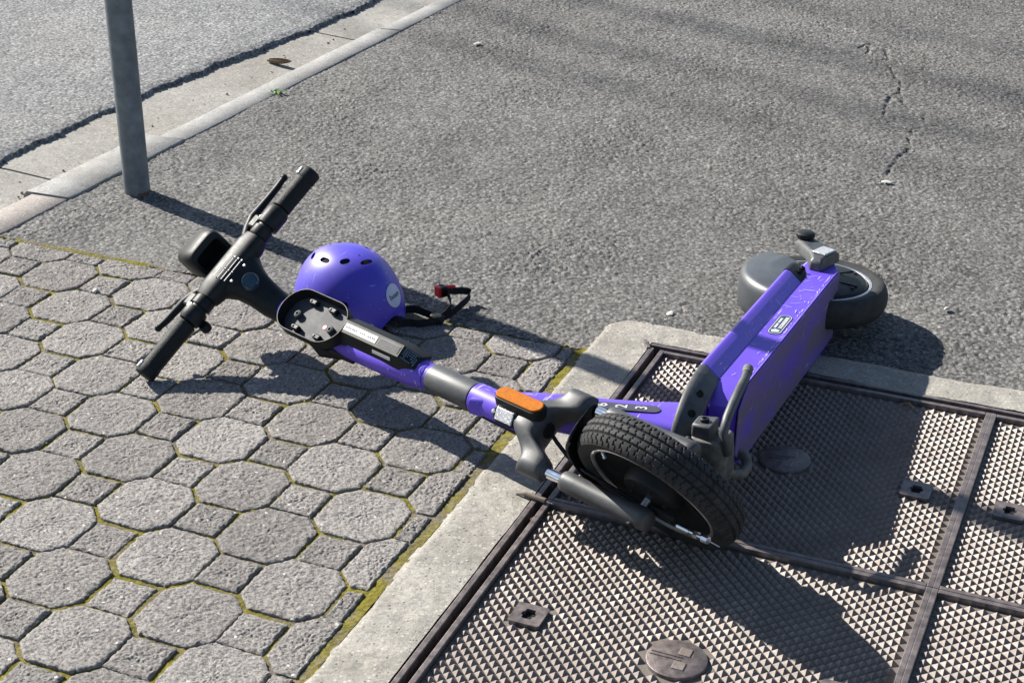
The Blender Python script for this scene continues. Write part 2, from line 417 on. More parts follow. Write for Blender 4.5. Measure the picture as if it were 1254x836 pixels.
# gutter: a shallow concrete channel
mb = MB(); secs = []
for q in sorted(list(np.linspace(-6, 3, 46))+[j+d for j in (-.36, -1.72, -3.1) for d in (-.004, -.003, .003, .004)]):
    a, b = road_p(q)-.06, kerb_p(q)-.06; dj = -.012 if any(abs(q-j) < .0035 for j in (-.36, -1.72, -3.1)) else 0
    secs.append([W(a, q, -.026+dj), W(a+.3*(b-a), q, -.029+dj), W(a+.7*(b-a), q, -.037+dj), W(b+.03, q, -.036+dj), W(b+.03, q, -.10), W(a, q, -.10)])
mb.loft(secs); g = part('gutter', mb, M['gutter'], smooth=30); g['kind'] = 'structure'
# kerb stones
kerb = part('kerb', MB().prism([(kerb_p(-6)-.09, -6), (kerb_p(-6)-.01, -6), (kerb_p(3)-.01, 3), (kerb_p(3)-.09, 3)], -.10, -.055, W), M['soil'], smooth=0); kerb['kind'] = 'structure'
def kerb_stone(q0, q1, wd, mat, dp=0., dz=0.):
    mb = MB(); secs = []
    for i in range(25):
        q = q0+(q1-q0)*i/24; b = kerb_p(q)-.004+dp+edge_noise(np.array(q), dp*40+1, .0018); a = b-wd
        j = edge_noise(np.array(q), 8+dp, .0015)
        secs.append([W(a+j, q, -.08), W(a+j, q, -.035+dz), W(a+.004, q, -.012+dz), W(a+.014, q, -.001+dz), W(b-.003, q, .002+dz), W(b, q, -.001+dz), W(b, q, -.08)])
    mb.loft(secs); part('kerb_stone', mb, mat, kerb, smooth=50)
kerb_stone(-.190, 1.2, .115, M['kerb_pink'], .003, .002)
kerb_stone(-.640, -.197, .135, M['kerb'], .003, .004)
kerb_stone(-1.75, -.652, .095, M['kerb'], .001, 0)
kerb_stone(-3.1, -1.757, .085, M['kerb'], .001, 0)
kerb_stone(-5.0, -3.107, .085, M['kerb'], .001, 0)

# ------------------------------------------------------------------ octagon and square pavers
LP = .1594; TH = R(45.3); OP = np.array([-1.387, .046]); SQ = .0815
ei = LP*np.array([math.cos(TH), math.sin(TH)]); ej = np.array([ei[1], -ei[0]])
HO = LP/math.sqrt(2)-SQ/2                          # half width of an octagon across its long sides
OCT = [(HO, -SQ/2), (HO, SQ/2), (SQ/2, HO), (-SQ/2, HO), (-HO, SQ/2), (-HO, -SQ/2), (-SQ/2, -HO), (SQ/2, -HO)]
SQR = [(SQ/2, -SQ/2), (SQ/2, SQ/2), (-SQ/2, SQ/2), (-SQ/2, -SQ/2)]
def clip(poly, n, d):                             # keep n.x <= d
    out = []
    for i in range(len(poly)):
        a, b = poly[i], poly[(i+1) % len(poly)]; fa = n[0]*a[0]+n[1]*a[1]-d; fb = n[0]*b[0]+n[1]*b[1]-d
        if fa <= 0: out.append(a)
        if fa*fb < 0:
            t = fa/(fa-fb); out.append((a[0]+t*(b[0]-a[0]), a[1]+t*(b[1]-a[1])))
    return out
def area(poly): return .5*sum(a[0]*b[1]-b[0]*a[1] for a, b in zip(poly, poly[1:]+poly[:1]))
def inset(poly, d):
    n = len(poly); out = []
    for i in range(n):
        p0, p1, p2 = np.array(poly[i-1]), np.array(poly[i]), np.array(poly[(i+1) % n])
        e1 = (p1-p0)/np.linalg.norm(p1-p0); e2 = (p2-p1)/np.linalg.norm(p2-p1)
        n1 = np.array([-e1[1], e1[0]]); n2 = np.array([-e2[1], e2[0]])
        k = 1+n1@n2
        out.append(tuple(p1+(n1+n2)*d/max(k, .3)))
    return out
def paver_mesh(poly, joint, rs):
    base = inset(poly, joint); pts = []
    for i in range(len(base)):
        a, b = np.array(base[i]), np.array(base[(i+1) % len(base)]); L = np.linalg.norm(b-a); k = max(1, int(L/.0036))
        for j in range(k):
            q = a+(b-a)*j/k; pts.append(tuple(q+rs.normal(0, .0005 if j else .0008, 2)+edge_noise(np.array(q[0]*3+q[1]*2), 3.+i, .0006)))
    ctr = np.mean(pts, 0)
    def ring(d, z): 
        o = []
        for x, y in pts:
            v = np.array([x, y])-ctr; L = np.linalg.norm(v); dd = d*(1+rs.uniform(-.45, .45)); v = v*(1-dd/L)+ctr; o.append((v[0], -v[1], z+rs.normal(0, .00045)))
        return o
    n = len(pts); pts2 = np.array(pts); offx, offy = rs.uniform(0, 50, 2)
    nr = 24; ts = np.concatenate([np.linspace(.03, .93, nr), [.965, .985, .996, 1.0, 1.0]])
    X = ctr+(pts2-ctr)[None]*ts[:, None, None]
    Z = stones(X[..., 0]+offx, X[..., 1]+offy, .0052, .0025)+stones(X[..., 0]+offy, X[..., 1]+offx, .013, .0010)+lowfreq(X[..., 0]*4+offx, X[..., 1]*4+offy, .0010)-.0002
    L = np.linalg.norm(pts2-ctr, axis=1)[None]*(1-ts)[:, None]
    Z -= .0020*np.clip(1-L/.004, 0, 1)**1.5
    Z[-1] = -.04; Z[-2] -= .0012
    mb = MB(); mb.loft([[(x, -y, z) for (x, y), z in zip(X[k], Z[k])] for k in range(len(ts))], cap=False)
    mb.add([(X[0][k][0], -X[0][k][1], Z[0][k]) for k in range(n)], [tuple(range(n))])
    # a few raised vertices inside keep the top uneven
    return mb.mesh('paver', 55)
bed = MB().prism([(kerb_p(.0)+.0, .03), (-.14, .03), (-.14, 2.2), (kerb_p(2.2), 2.2)], -.05, -.016, W)
path = part('paved_path', bed, M['moss'], smooth=0); path['kind'] = 'structure'
def paving_piece(name, me, p, q, rot, tilt, dz):
    fr = frame_pq(p, q, dz) @ Matrix.Rotation(rot, 4, 'Z') @ Matrix.Rotation(tilt[0], 4, 'X') @ Matrix.Rotation(tilt[1], 4, 'Y')
    link(name, me, M['paver'], path, fr)
rs = np.random.default_rng(5)
omesh = [paver_mesh(OCT, .0034, rs) for _ in range(6)]; smesh = [paver_mesh(SQR, .0034, rs) for _ in range(6)]
EDGE_P = -.155; EDGE_Q = FQ+.006
for i in range(-12, 16):
    for j in range(-12, 16):
        for sq in (0, 1):
            c = OP+ei*(i+(-.5 if sq else 0))+ej*(j+(.5 if sq else 0))
            if c[1] > 1.75 or c[1] < -.2 or c[0] < kerb_p(c[1])-.1 or c[0] > .1: continue
            c = c+rs.normal(0, .0013, 2)+(np.array([0, .0022]) if sq else 0)
            base = SQR if sq else OCT
            poly = [(c[0]+x, c[1]+y) for x, y in base]; full = poly
            for n, d in (((1, 0), EDGE_P+rs.uniform(-.006, .003)), ((0, -1), -EDGE_Q-rs.uniform(0, .004)), ((-1, -.058), 1.520-.006)):
                poly = clip(poly, n, d)
                if len(poly) < 3: break
            if len(poly) < 3 or abs(area(poly)) < .0011: continue
            name = 'square_paver' if sq else 'octagon_paver'
            tl = rs.normal(0, .0045, 2); dz = rs.normal(0, .0006)
            if len(poly) == len(full) and abs(abs(area(poly))-abs(area(full))) < 1e-9:
                paving_piece(name, (smesh if sq else omesh)[rs.integers(6)], c[0], c[1], rs.integers(4)*math.pi/2+rs.normal(0, .008), tl, dz)
            else:
                ct = np.mean(poly, 0); lp = [(x-ct[0], y-ct[1]) for x, y in poly]
                # drop repeated corners
                lp = [a for k, a in enumerate(lp) if math.dist(a, lp[k-1]) > .004]
                if len(lp) < 3: continue
                if area(lp) < 0: lp = lp[::-1]
                paving_piece(name, paver_mesh(lp, .0028, rs), ct[0], ct[1], 0, tl, dz)
o = relief('joint_moss', -1.60, -.135, .035, 1.8, .005, lambda P, Q: P > kerb_p(Q),
           lambda P, Q: -.0040+stones(P, Q, .012, .0010)+stones(P, Q, .034, .0008)+.003*np.clip((P+.165)/.03, 0, 1)+.003*np.clip((.056-Q)/.012, 0, 1), M['moss'], 500)
tag(o, 'yellow green moss and grit packed in the joints between the pavers', 'moss', kind='stuff')

# ------------------------------------------------------------------ concrete round the pit
def conc_h(P, Q):
    return .0028+stones(P, Q, .021, .0014)*.6+lowfreq(P*2, Q*2, .0018)-.004*np.clip(1-(P+.143-edge_noise(Q, 4, .0025))/.012, 0, 1)-.003*np.clip(1-(Q+.118)/.01, 0, 1)
o = relief('concrete_surround', -.16, 1.27, -.13, 1.9, .0042, lambda P, Q: ((P < -.030) | (Q < -.030)) & (P > -.143+edge_noise(Q, 4, .0025)) & (Q > -.119+edge_noise(P, 2.2, .002)) & ~((P < -.08) & (P+.143+Q+.119 < .040)), conc_h, M['concrete'], 900)
tag(o, kind='structure')
sheet('concrete_base', [(-.142, -.10), (2.4, -.11), (2.4, 2.6), (-.145, 2.6)], -.055, M['concrete'])
sheet('concrete_apron', [(1.262, -.11), (3.2, -.11), (3.2, 2.6), (1.262, 2.6)], -.004, M['concrete'])

# ------------------------------------------------------------------ iron covers
CW, CQ = .622, .5835                               # pitch of the covers
fr_root = empty('cover_frame', W(-.025, .6, 0)); tag(fr_root, 'rusty iron frame with slotted edge bars round the four covers', 'frame')
def bar(name, p0, p1, q0, q1, z0, z1, root, mat, bevel=.0012):
    mb = MB().box(((p0+p1)/2, -(q0+q1)/2, (z0+z1)/2), (abs(p1-p0), abs(q1-q0), z1-z0)); return part(name, mb, mat, root, frame_pq(0, 0), bevel, 0)
bar('edge_bar', -.031, -.0215, -.012, 1.25, -.04, .0045, fr_root, M['lug'])
bar('edge_bar', -.031, 1.26, -.0305, -.0215, -.04, .0045, fr_root, M['lug'])
bar('cross_bar', -.040, 1.255, .5758, .5792, -.04, .004, fr_root, M['lug'])
bar('cross_bar', .6155, .6185, -.012, 1.25, -.04, .0035, fr_root, M['lug'])
bar('ledge', -.0205, 1.26, -.0205, 1.25, -.075, -.045, fr_root, M['soil'], 0)
mb = MB().box((-.040, .020, .001), (.008, .034, .012), Matrix.Rotation(R(32), 3, 'Z')); part('corner_lug', mb, M['lug'], fr_root, frame_pq(0, 0), .001, 0)
bar('end_bar', -.046, -.031, .571, .584, -.01, .006, fr_root, M['lug'])

PT = .0137; stud = MB(); hb, hh = PT/math.sqrt(2)*.965, .0064; tp = .0007
stud.add([(-hb, 0, 0), (0, -hb, 0), (hb, 0, 0), (0, hb, 0), (-tp, 0, hh), (0, -tp, hh), (tp, 0, hh), (0, tp, hh)], [(0, 1, 5, 4), (1, 2, 6, 5), (2, 3, 7, 6), (3, 0, 4, 7), (4, 5, 6, 7)])
stud_me = stud.mesh('stud', 0); stud_me.materials.append(M['iron'])
LUGS = {(0, 0): [(.085, .290), (.5375, .300)], (1, 0): [(.0665, .3055), (.53, .300)], (0, 1): [(.082, .290), (.5375, .290)], (1, 1): [(.0665, .3), (.53, .3)]}
LBL = {(0, 0): 'iron pit cover with pyramid studs lying under the deck and front wheel, mostly shaded',
       (1, 0): 'iron pit cover at the right edge beyond the long cross bar, with one lug',
       (0, 1): 'nearest large studded iron cover with a square lug and sunlit round plate',
       (1, 1): 'iron studded cover in the lower right corner without any lug in view'}
for (ci, cj), lugs in LUGS.items():
    P0, Q0 = ci*CW, cj*CQ; wP, wQ = .613, .5735
    root = empty('pit_cover', W(P0+wP/2, Q0+wQ/2, 0)); tag(root, LBL[(ci, cj)], 'pit cover', 'iron covers over the service pit')
    bar('plate', P0+.001, P0+wP-.001, Q0+.001, Q0+wQ-.001, -.04, -.0055, root, M['iron'], 0)
    bar('rim', P0-.009, P0+.0005, Q0-.009, Q0+wQ, -.03, .0045, root, M['lug'])
    bar('rim', P0+wP-.009, P0+wP+.0005, Q0-.009, Q0+wQ, -.03, .0045, root, M['lug'])
    bar('rim', P0+.0007, P0+wP-.0095, Q0-.009, Q0+.0005, -.03, .0042, root, M['lug'])
    bar('rim', P0+.0007, P0+wP-.0095, Q0+wQ-.009, Q0+wQ, -.03, .0042, root, M['lug'])
    dp_, dq_ = P0+.312, Q0+(.286 if cj == 0 else .302)
    spots = []
    DG = PT*math.sqrt(2); n1 = int((wP-.012)/DG); n2 = int((wQ-.010)/DG)
    for a in range(2*n1-1):
        for b in range(2*n2-1):
            if (a+b) % 2: continue
            p = P0+.0015+DG*(a+1)/2+(wP-.0115-n1*DG)/2; q = Q0+.0015+DG*(b+1)/2+(wQ-.0105-n2*DG)/2
            if math.hypot(p-dp_, q-dq_) < .049: continue
            if any(abs(p-P0-lp) < .031 and abs(q-Q0-lq) < .031 for lp, lq in lugs): continue
            X = np.array(W(p, q, 0)); u, v, z = proj(X); vis = (-10 < u < 1264) and (-10 < v < 846)
            spots.append((0 if vis else 1, z, p, q))
    spots.sort()
    NS = 300 if (ci, cj) == (0, 1) else 0           # only here is a stud ten pixels wide
    for _, _, p, q in spots[:NS]:
        link('stud', stud_me, None, root, frame_pq(p, q, -.0054))
    mb = MB()
    for _, _, p, q in spots[NS:]:
        T = frame_pq(p, q, -.0054) @ Matrix.Diagonal((1, 1, random.choice((1, 1, .95, .9, .8)), 1)); mb.add([T @ Vector(x) for x in stud.v], stud.f)
    s_ = part('stud_field', mb, M['iron'], root, smooth=0); s_['kind'] = 'stuff'
    for lp, lq in lugs:
        p, q = P0+lp, Q0+lq; h = .0245; k = .0118
        ho = [(-k*.62, -k*1.0), (k*.62, -k*1.0), (k*.66, -k*.42), (k*.92, -k*.3), (k*.92, k*.3), (k*.66, k*.42), (k*.62, k*1.0), (-k*.62, k*1.0), (-k*.66, k*.42), (-k*.92, k*.3), (-k*.92, -k*.3), (-k*.66, -k*.42)]
        ou = []
        for x, y in ho:
            sgn = max(abs(x), abs(y)*.9); ou.append((x, y))
        mb = MB(); N = 48; inn = []; out = []
        for t in range(N):
            th = 2*math.pi*(t+.5)/N; d = (math.cos(th), math.sin(th)); m_ = max(abs(d[0]), abs(d[1])); out.append((d[0]/m_*h, d[1]/m_*h))
            best = 1e9
            for (x1, y1), (x2, y2) in zip(ho, ho[1:]+ho[:1]):
                ex, ey = x2-x1, y2-y1; den = d[0]*ey-d[1]*ex
                if abs(den) < 1e-12: continue
                t_ = (x1*ey-y1*ex)/den; s__ = (x1*d[1]-y1*d[0])/den
                if t_ > 0 and -1e-6 <= s__ <= 1+1e-6: best = min(best, t_)
            inn.append((d[0]*best, d[1]*best))
        mb.loft([[(x, y, -.03) for x, y in inn], [(x, y, .0022) for x, y in inn], [(x, y, .0022) for x, y in out], [(x*1.0, y*1.0, -.03) for x, y in out]], cap=False)
        lo_ = part('lifting_lug', mb, M['lug'], root, frame_pq(p, q), 0, 30)
        part('key_hole', MB().box((0, 0, -.0045), (.034, .034, .001)), M['foam'], lo_, frame_pq(p, q), 0, 0)
    mb = MB(); mb.lathe([(.0001, .0010), (.0415, .0010), (.0435, .0), (.0445, -.006)], 'z', n=56)
    d_ = part('round_plate', mb, M['lug'], root, frame_pq(dp_, dq_), 0, 30)
    for sx in (-.0035, .0035): part('groove_rib', MB().box((-.016, sx, .0014), (.046, .0022, .0016)), M['lug'], d_, frame_pq(dp_, dq_), .0004, 0)
    for sx in (-.0165, .0165): part('raised_pad', MB().box((.008, sx, .0014), (.019, .0185, .0022), top=.9), M['iron'], d_, frame_pq(dp_, dq_), .0006, 0)

# ------------------------------------------------------------------ sign post
post = empty('sign_post', (-.8808, 3.6453, 0)); tag(post, 'galvanised steel post standing in the asphalt beside the kerb', 'post')
T = Matrix.Translation((-.8808, 3.6453, 0))
mb = MB(); mb.lathe([(.0302, -.05), (.0302, 3.0)], 'z', n=40); part('shaft', mb, M['steel'], post, T, 0, 20)
mb = MB(); mb.lathe([(.0001, 3.012), (.028, 3.010), (.0325, 3.0), (.0325, 2.97)], 'z', n=24); part('cap', mb, M['black'], post, T)
mb = MB(); mb.lathe([(.0306, -.02), (.0306, .006), (.0303, .009)], 'z', n=20, a0=R(-75), a1=R(60)); part('rust_stain', mb, M['rust'], post, T, 0, 20)

# ------------------------------------------------------------------ scooter frames
SA = Vector((0.2265, 2.1646, 0.1245))
bX, bY, bZ = Vector((-.41328487, -.90824087, .06552964)), Vector((.02763946, .05941795, .99785047)), Vector((-.910182222, .414207706, .00054674))
fW, fU, fV = Vector((-.714966, .69881901, -.02180843)), Vector((.56925286, .59994938, .56214938)), Vector((.40592463, .38950318, -.82674813))
def fmat(x, y, z, o):
    return Matrix(((x.x, y.x, z.x, o.x), (x.y, y.y, z.y, o.y), (x.z, y.z, z.z, o.z), (0, 0, 0, 1)))
BODY = fmat(bX, bY, bZ, SA); FRONT = fmat(fV, -fU, fW, SA); HEAD = fmat(bY.cross(fW), bY, fW, SA)
sc = empty('electric_scooter', (0.2265, 2.1646, 0)); tag(sc, 'purple electric kick scooter fallen on its side across the paving and iron covers', 'scooter')
exec_parts = []
def P_(name, mb, mat, frame, bevel=0., smooth=40, parent=None, seg=2):
    return part(name, mb, M[mat], parent or sc, frame, bevel, smooth, seg)
def circ(c, rx, ry, n=24, ax='z', e=1.0):
    o = []
    for k in range(n):
        t = 2*math.pi*k/n; a, b = math.cos(t), math.sin(t)
        a = math.copysign(abs(a)**e, a)*rx; b = math.copysign(abs(b)**e, b)*ry
        if ax == 'z': o.append((c[0]+a, c[1]+b, c[2]))
        elif ax == 'y': o.append((c[0]+a, c[1], c[2]+b))
        else: o.append((c[0], c[1]+a, c[2]+b))
    return o
def stadium(L, b, n=10):
    o = []
    for k in range(n+1):
        t = -math.pi/2+math.pi*k/n; o.append((L/2-b+b*math.cos(t), b*math.sin(t)))
    for k in range(n+1):
        t = math.pi/2+math.pi*k/n; o.append((-L/2+b+b*math.cos(t), b*math.sin(t)))
    return o
def text(name, s, size, mat, parent, frame, depth=.0003):
    cu = bpy.data.curves.new(name, 'FONT'); cu.body = s; cu.size = size; cu.align_x = 'CENTER'; cu.align_y = 'CENTER'; cu.extrude = depth; cu.resolution_u = 3; cu.offset = size*.012
    tmp = bpy.data.objects.new('tmp', cu); COL.objects.link(tmp); bpy.context.view_layer.update()
    me = bpy.data.meshes.new_from_object(tmp); bpy.data.objects.remove(tmp); me.materials.clear()
    return link(name, me, M[mat], parent, frame)
def axes(o, x, y):                                 # frame with local x, y given (in the same space as o)
    x = Vector(x).normalized(); y = Vector(y); y = (y-x*y.dot(x)).normalized(); return fmat(x, y, x.cross(y), Vector(o))

# --- tyres
def tyre(Rr, wd, rim, nseg, tread):
    hw = wd/2; prof = [(rim-.006, -hw*.72), (rim, -hw*.82), (rim+(Rr-rim)*.35, -hw*.99), (rim+(Rr-rim)*.62, -hw*1.0)]
    crown = []
    N = 22
    for k in range(N+1):
        s_ = -1+2*k/N; crown.append((Rr-.0095*abs(s_)**2.3, s_*hw*.93))
    prof = prof+crown+[(r, -h) for r, h in prof[::-1]]
    mb = MB(); secs = []
    M_ = nseg*6
    for i in range(M_):
        th = 2*math.pi*i/M_; sec = []
        for j, (r, h) in enumerate(prof):
            rr = r
            if 4 <= j <= 4+N and tread:
                s_ = abs(h)/hw; k = j-4
                ph = (i+int(s_*5)) % 6
                if k in (6, 11, 16): rr -= .0034
                elif s_ > .78 and ph in (0,): rr -= .0030
                elif .34 < s_ <= .78 and ph in (3,) : rr -= .0028
                elif s_ <= .34 and ph in (0,) : rr -= .0020
            sec.append((rr*math.cos(th), h, rr*math.sin(th)))
        secs.append(sec)
    secs.append(secs[0]); mb.loft(secs, cap=False, closed=True); return mb
FT = tyre(.1425, .060, .110, 64, True)
ty = P_('front_tyre', FT, 'rubber', FRONT, 0, 28)
mb = MB()
for s in (1, -1):
    mb.lathe([(.1115, s*.0245), (.1085, s*.0262), (.1055, s*.0245), (.1045, s*.019)], 'y', n=64)
P_('rim_edge', mb, 'silver', FRONT, parent=ty)
mb = MB(); mb.lathe([(.1045, -.019), (.099, -.014), (.040, -.010), (.040, .010), (.099, .014), (.1045, .019)], 'y', n=64); P_('rim', mb, 'black', FRONT, parent=ty)
mb = MB(); mb.lathe([(.001, .034), (.020, .034), (.046, .030), (.050, .024), (.050, -.024), (.044, -.03), (.001, -.032)], 'y', n=48)
P_('brake_drum', mb, 'satin', FRONT, parent=ty)
for k in range(6):
    a = R(30+60*k); mb = MB(); mb.lathe([(.0001, .0355), (.0032, .0352), (.0036, .031)], 'y', c=(.032*math.cos(a), 0, .032*math.sin(a)), n=8); P_('drum_bolt', mb, 'satin', FRONT, parent=ty)
mb = MB(); mb.tube([(.104*math.cos(2.2), .010, .104*math.sin(2.2)), (.088*math.cos(2.2), .020, .088*math.sin(2.2))], .003, 8); P_('valve', mb, 'silver', FRONT, parent=ty)
mb = MB(); mb.tube([(0, -.072, 0), (0, .072, 0)], .0055, 12); P_('axle', mb, 'silver', FRONT)

# --- fork
mb = MB(); secs = []
def sst(t): t = min(1, max(0, t)); return t*t*(3-2*t)
for k in range(45):
    y = -.0835*math.cos(math.pi*k/44); ay = abs(y)
    zt = .292-.052*sst((ay-.010)/.056); zb = .232-.044*sst((ay-.022)/.030)
    hx = .032-.0105*sst((ay-.016)/.034)
    if ay > .064: hx = .0215*math.sqrt(max(.003, 1-((ay-.064)/.0197)**2))
    secs.append(circ((0, y, (zt+zb)/2), hx, (zt-zb)/2, 28, 'y', .6))
mb.loft(secs)
for s in (1, -1): mb.loft([circ((0, s*.064, z), r, r, 24) for z, r in ((.20, .0130), (.1865, .0130), (.1855, .0118))])
P_('fork_crown', mb, 'fork', FRONT, 0, 60)
mb = MB(); mb.lathe([(.001, .2308), (.013, .2308), (.0145, .235)], 'z', n=24); P_('steerer_hole', mb, 'foam', FRONT)
for s in (1, -1):
    mb = MB(); mb.tube([(0, s*.064, .125), (0, s*.064, .215)], .0088, 20); P_('stanchion', mb, 'chrome', FRONT)
    mb = MB(); secs = []
    for z, r in ((.152, .0125), (.149, .0165), (.142, .0180), (.12, .0176), (.05, .0172), (.02, .018), (-.012, .019), (-.022, .0180), (-.026, .013)):
        secs.append(circ((0, s*.064, z), r, r*.95, 24))
    mb.loft(secs); lg = P_('fork_leg', mb, 'fork', FRONT, 0, 50)
    mb = MB(); mb.lathe([(.0001, s*.0842), (.0065, s*.0842), (.0075, s*.0828), (.0075, s*.078)], 'y', n=18); P_('axle_nut', mb, 'black', FRONT, parent=lg)
mb = MB()
prof = [(.1445, -.0375), (.150, -.036), (.1535, -.024), (.1550, 0), (.1535, .024), (.150, .036), (.1445, .0375), (.1435, .0355), (.148, .034), (.1530, 0), (.148, -.034), (.1435, -.0355)]
mb.lathe(prof, 'y', n=30, a0=R(55), a1=R(132), closedprof=True); P_('front_fender', mb, 'black', FRONT)
mb = MB(); mb.tube([(0, .0, .23), (.004, .010, .21), (.010, .022, .18), (.006, .034, .13), (.008, .040, .05), (.010, .043, .0), (.013, .045, -.05)], .0034, 10); P_('brake_cable', mb, 'black', FRONT)
mb = MB(); mb.box((.010, .041, -.030), (.016, .008, .05)); P_('brake_arm', mb, 'satin', FRONT, .002)
mb = MB(); mb.tube([(.015, .046, -.060), (.016, .046, -.082)], .0048, 10); mb.tube([(.016, .046, -.082), (.016, .046, -.108)], .0030, 10); mb.tube([(.016, .046, -.092), (.016, .046, -.099)], .0065, 6); mb.tube([(.016, .046, -.107), (.016, .046, -.118)], .0062, 8)
ad = P_('cable_adjuster', mb, 'chrome', FRONT); mb = MB(); mb.tube([(.016, .046, -.116), (.017, .047, -.139)], .0011, 6); P_('cable_end', mb, 'silver', FRONT, parent=ad)

# --- head tube, collar, stem
mb = MB(); mb.lathe([(.020, .268), (.0268, .270), (.0272, .275), (.0264, .396), (.022, .3985)], 'z', n=36); ht = P_('head_tube', mb, 'purple', HEAD)
mb = MB(); mb.lathe([(.0278, .268), (.0290, .272), (.0285, .300), (.0276, .352), (.0268, .372)], 'z', n=16, a0=R(-75), a1=R(-28)); P_('lower_cover', mb, 'black', HEAD)
mb = MB(); mb.lathe([(.020, .3995), (.0248, .4005), (.0254, .405), (.0252, .499), (.0240, .5035), (.018, .504)], 'z', n=36); co_ = P_('collar', mb, 'grey', FRONT)
for z in (.450,):
    fr = FRONT @ axes((-.0200, -.0150, z), (0, 0, 1), (.6, -.8, 0)); mb = MB(); mb.lathe([(.0001, .0042), (.003, .0042), (.0036, .0026), (.0048, .0026), (.0062, .004), (.0066, .0)], 'z', n=18); P_('bolt', mb, 'silver', fr, parent=co_)
mb = MB(); mb.lathe([(.018, .503), (.0222, .504), (.0226, .508), (.0232, .80), (.0240, .905), (.018, .906)], 'z', n=36); mb.loft([circ((-.001, .001, .512), .0228, .0228, 32), circ((-.004, .002, .545), .0265, .0285, 32, e=.85), circ((-.004, .003, .60), .0275, .0300, 32, e=.8), circ((-.004, .003, .69), .0275, .0305, 32, e=.8), circ((.002, .002, .715), .0225, .0310, 32, e=.9), circ((.002, 0, .86), .0215, .0235, 32)]); st_ = P_('stem', mb, 'purple', FRONT)

# side reflector and front reflector on the head tube
fr = HEAD @ axes((.0105, .0305, .287), (0, 0, 1), (1, -0.25, 0))
mb = MB(); mb.prism(stadium(.104, .0165), -.010, .0085, lambda x, y, h: (x, y, h)); hs = P_('side_reflector', mb, 'black', fr, .0015)
mb = MB(); mb.prism(stadium(.098, .0140), .0085, .0122, lambda x, y, h: (x, y, h)); P_('amber_lens', mb, 'orange', fr, .0015, parent=hs)
fr = HEAD @ axes((.0275, .0095, .305), (0, 0, 1), (.35, -.93, 0))
mb = MB(); mb.prism([(-.036, 0), (-.022, -.0155), (.016, -.0155), (.030, 0), (.016, .0155), (-.022, .0155)], -.006, .0035, lambda x, y, h: (x, y, h)); fr_ = P_('front_reflector', mb, 'black', fr, .0025)
mb = MB(); mb.prism([(-.022, -.011), (.016, -.011), (.016, .011), (-.022, .011)], .0035, .0068, lambda x, y, h: (x, y, h)); P_('clear_lens', mb, 'clear', fr, .002, parent=fr_)
for x in (-.029, .023): mb = MB(); mb.lathe([(.0001, .006), (.003, .0055), (.004, .0035)], 'z', c=(x, 0, 0), n=12); P_('screw', mb, 'silver', fr, parent=fr_)

# --- locker box on the rider's side of the stem
mb = MB(); z0, z1 = .536, .716
def bsec(z, k=1.0, xo=0.):
    return [(-.010, .0215*k, z), (-.0265+xo, .0220*k, z), (-.0465+xo, .0090*k, z), (-.0490+xo, -.0150*k, z), (-.030+xo, -.0310*k, z), (-.010, -.0310*k, z)]
mb.loft([bsec(z0-.010, .98, .019), bsec(z0+.022), bsec(z1-.004), bsec(z1, .96, .004)]); bx = P_('battery_box', mb, 'black', FRONT, .003, 30)
def on_facet(z, a, b, t=.5):                          # point on a side facet of the box
    return (a[0]+(b[0]-a[0])*t, a[1]+(b[1]-a[1])*t, z)
A1, A2 = (-.0465, .0090), (-.0490, -.0150); A3 = (-.030, -.0310); A0 = (-.0265, .0220)
def decal(name, z, L, wd, mat, a, b, t, lift=.0006, par=None):
    d = Vector((b[0]-a[0], b[1]-a[1], 0)).normalized(); c = Vector(on_facet(z, a, b, t)); nrm = Vector((0, 0, 1)).cross(d); 
    if nrm.x > 0: nrm = -nrm
    ydir = nrm.cross(Vector((0, 0, -1)))
    fr = FRONT @ axes(c+nrm*lift, (0, 0, -1), ydir)
    mb = MB(); mb.box((0, 0, -.0002), (L, wd, .0006)); return P_(name, mb, mat, fr, parent=par or bx), fr
d1, fr1 = decal('label_strip', .662, .084, .0135, 'white', A1, A2, .5); text('lettering', 'PARKING AND HELMET', .0066, 'ink', bx, fr1 @ Matrix.Translation((0, 0, .0003))) if False else None
d2, fr2 = decal('vent_grille', .589, .054, .0145, 'grille', A1, A2, .5)
mb = MB()
for i in range(22):
    for j in range(5): mb.box((-.0252+i*.0024, -.0052+j*.0026, .0004), (.0013, .0018, .0003))
P_('grille_holes', mb, 'ink', fr2, smooth=0, parent=bx)
mb = MB()
for i in range(15):
    if i in (6, 10): continue
    mb.box((-.037+i*.0052+random.uniform(-.0004, .0004), random.uniform(-.0006, .0006), .0003), (.0032, .0030, .0003))
P_('label_text', mb, 'ink', fr1, smooth=0, parent=bx)
decal('bar_code', .600, .046, .0062, 'white', A0, A1, .55)

sd_ = Vector((.019, 0, -.032)).normalized(); yd = Vector((-.0025, -.024, 0)).normalized(); nn = sd_.cross(yd)
if nn.x > 0: nn = -nn
fr = FRONT @ fmat(sd_, nn.cross(sd_), nn, Vector((-.0385, -.003, z0+.0055))+nn*.0012); mb = MB()
for i in range(7):
    for j in range(6):
        if random.random() < .82: mb.box((-.0125+i*.0042, -.0095+j*.0038, 0), (.0028, .0018+.0012*random.random(), .0003))
o = P_('notice_print', mb, 'notice', fr, smooth=0, parent=bx); o['kind'] = 'stuff'
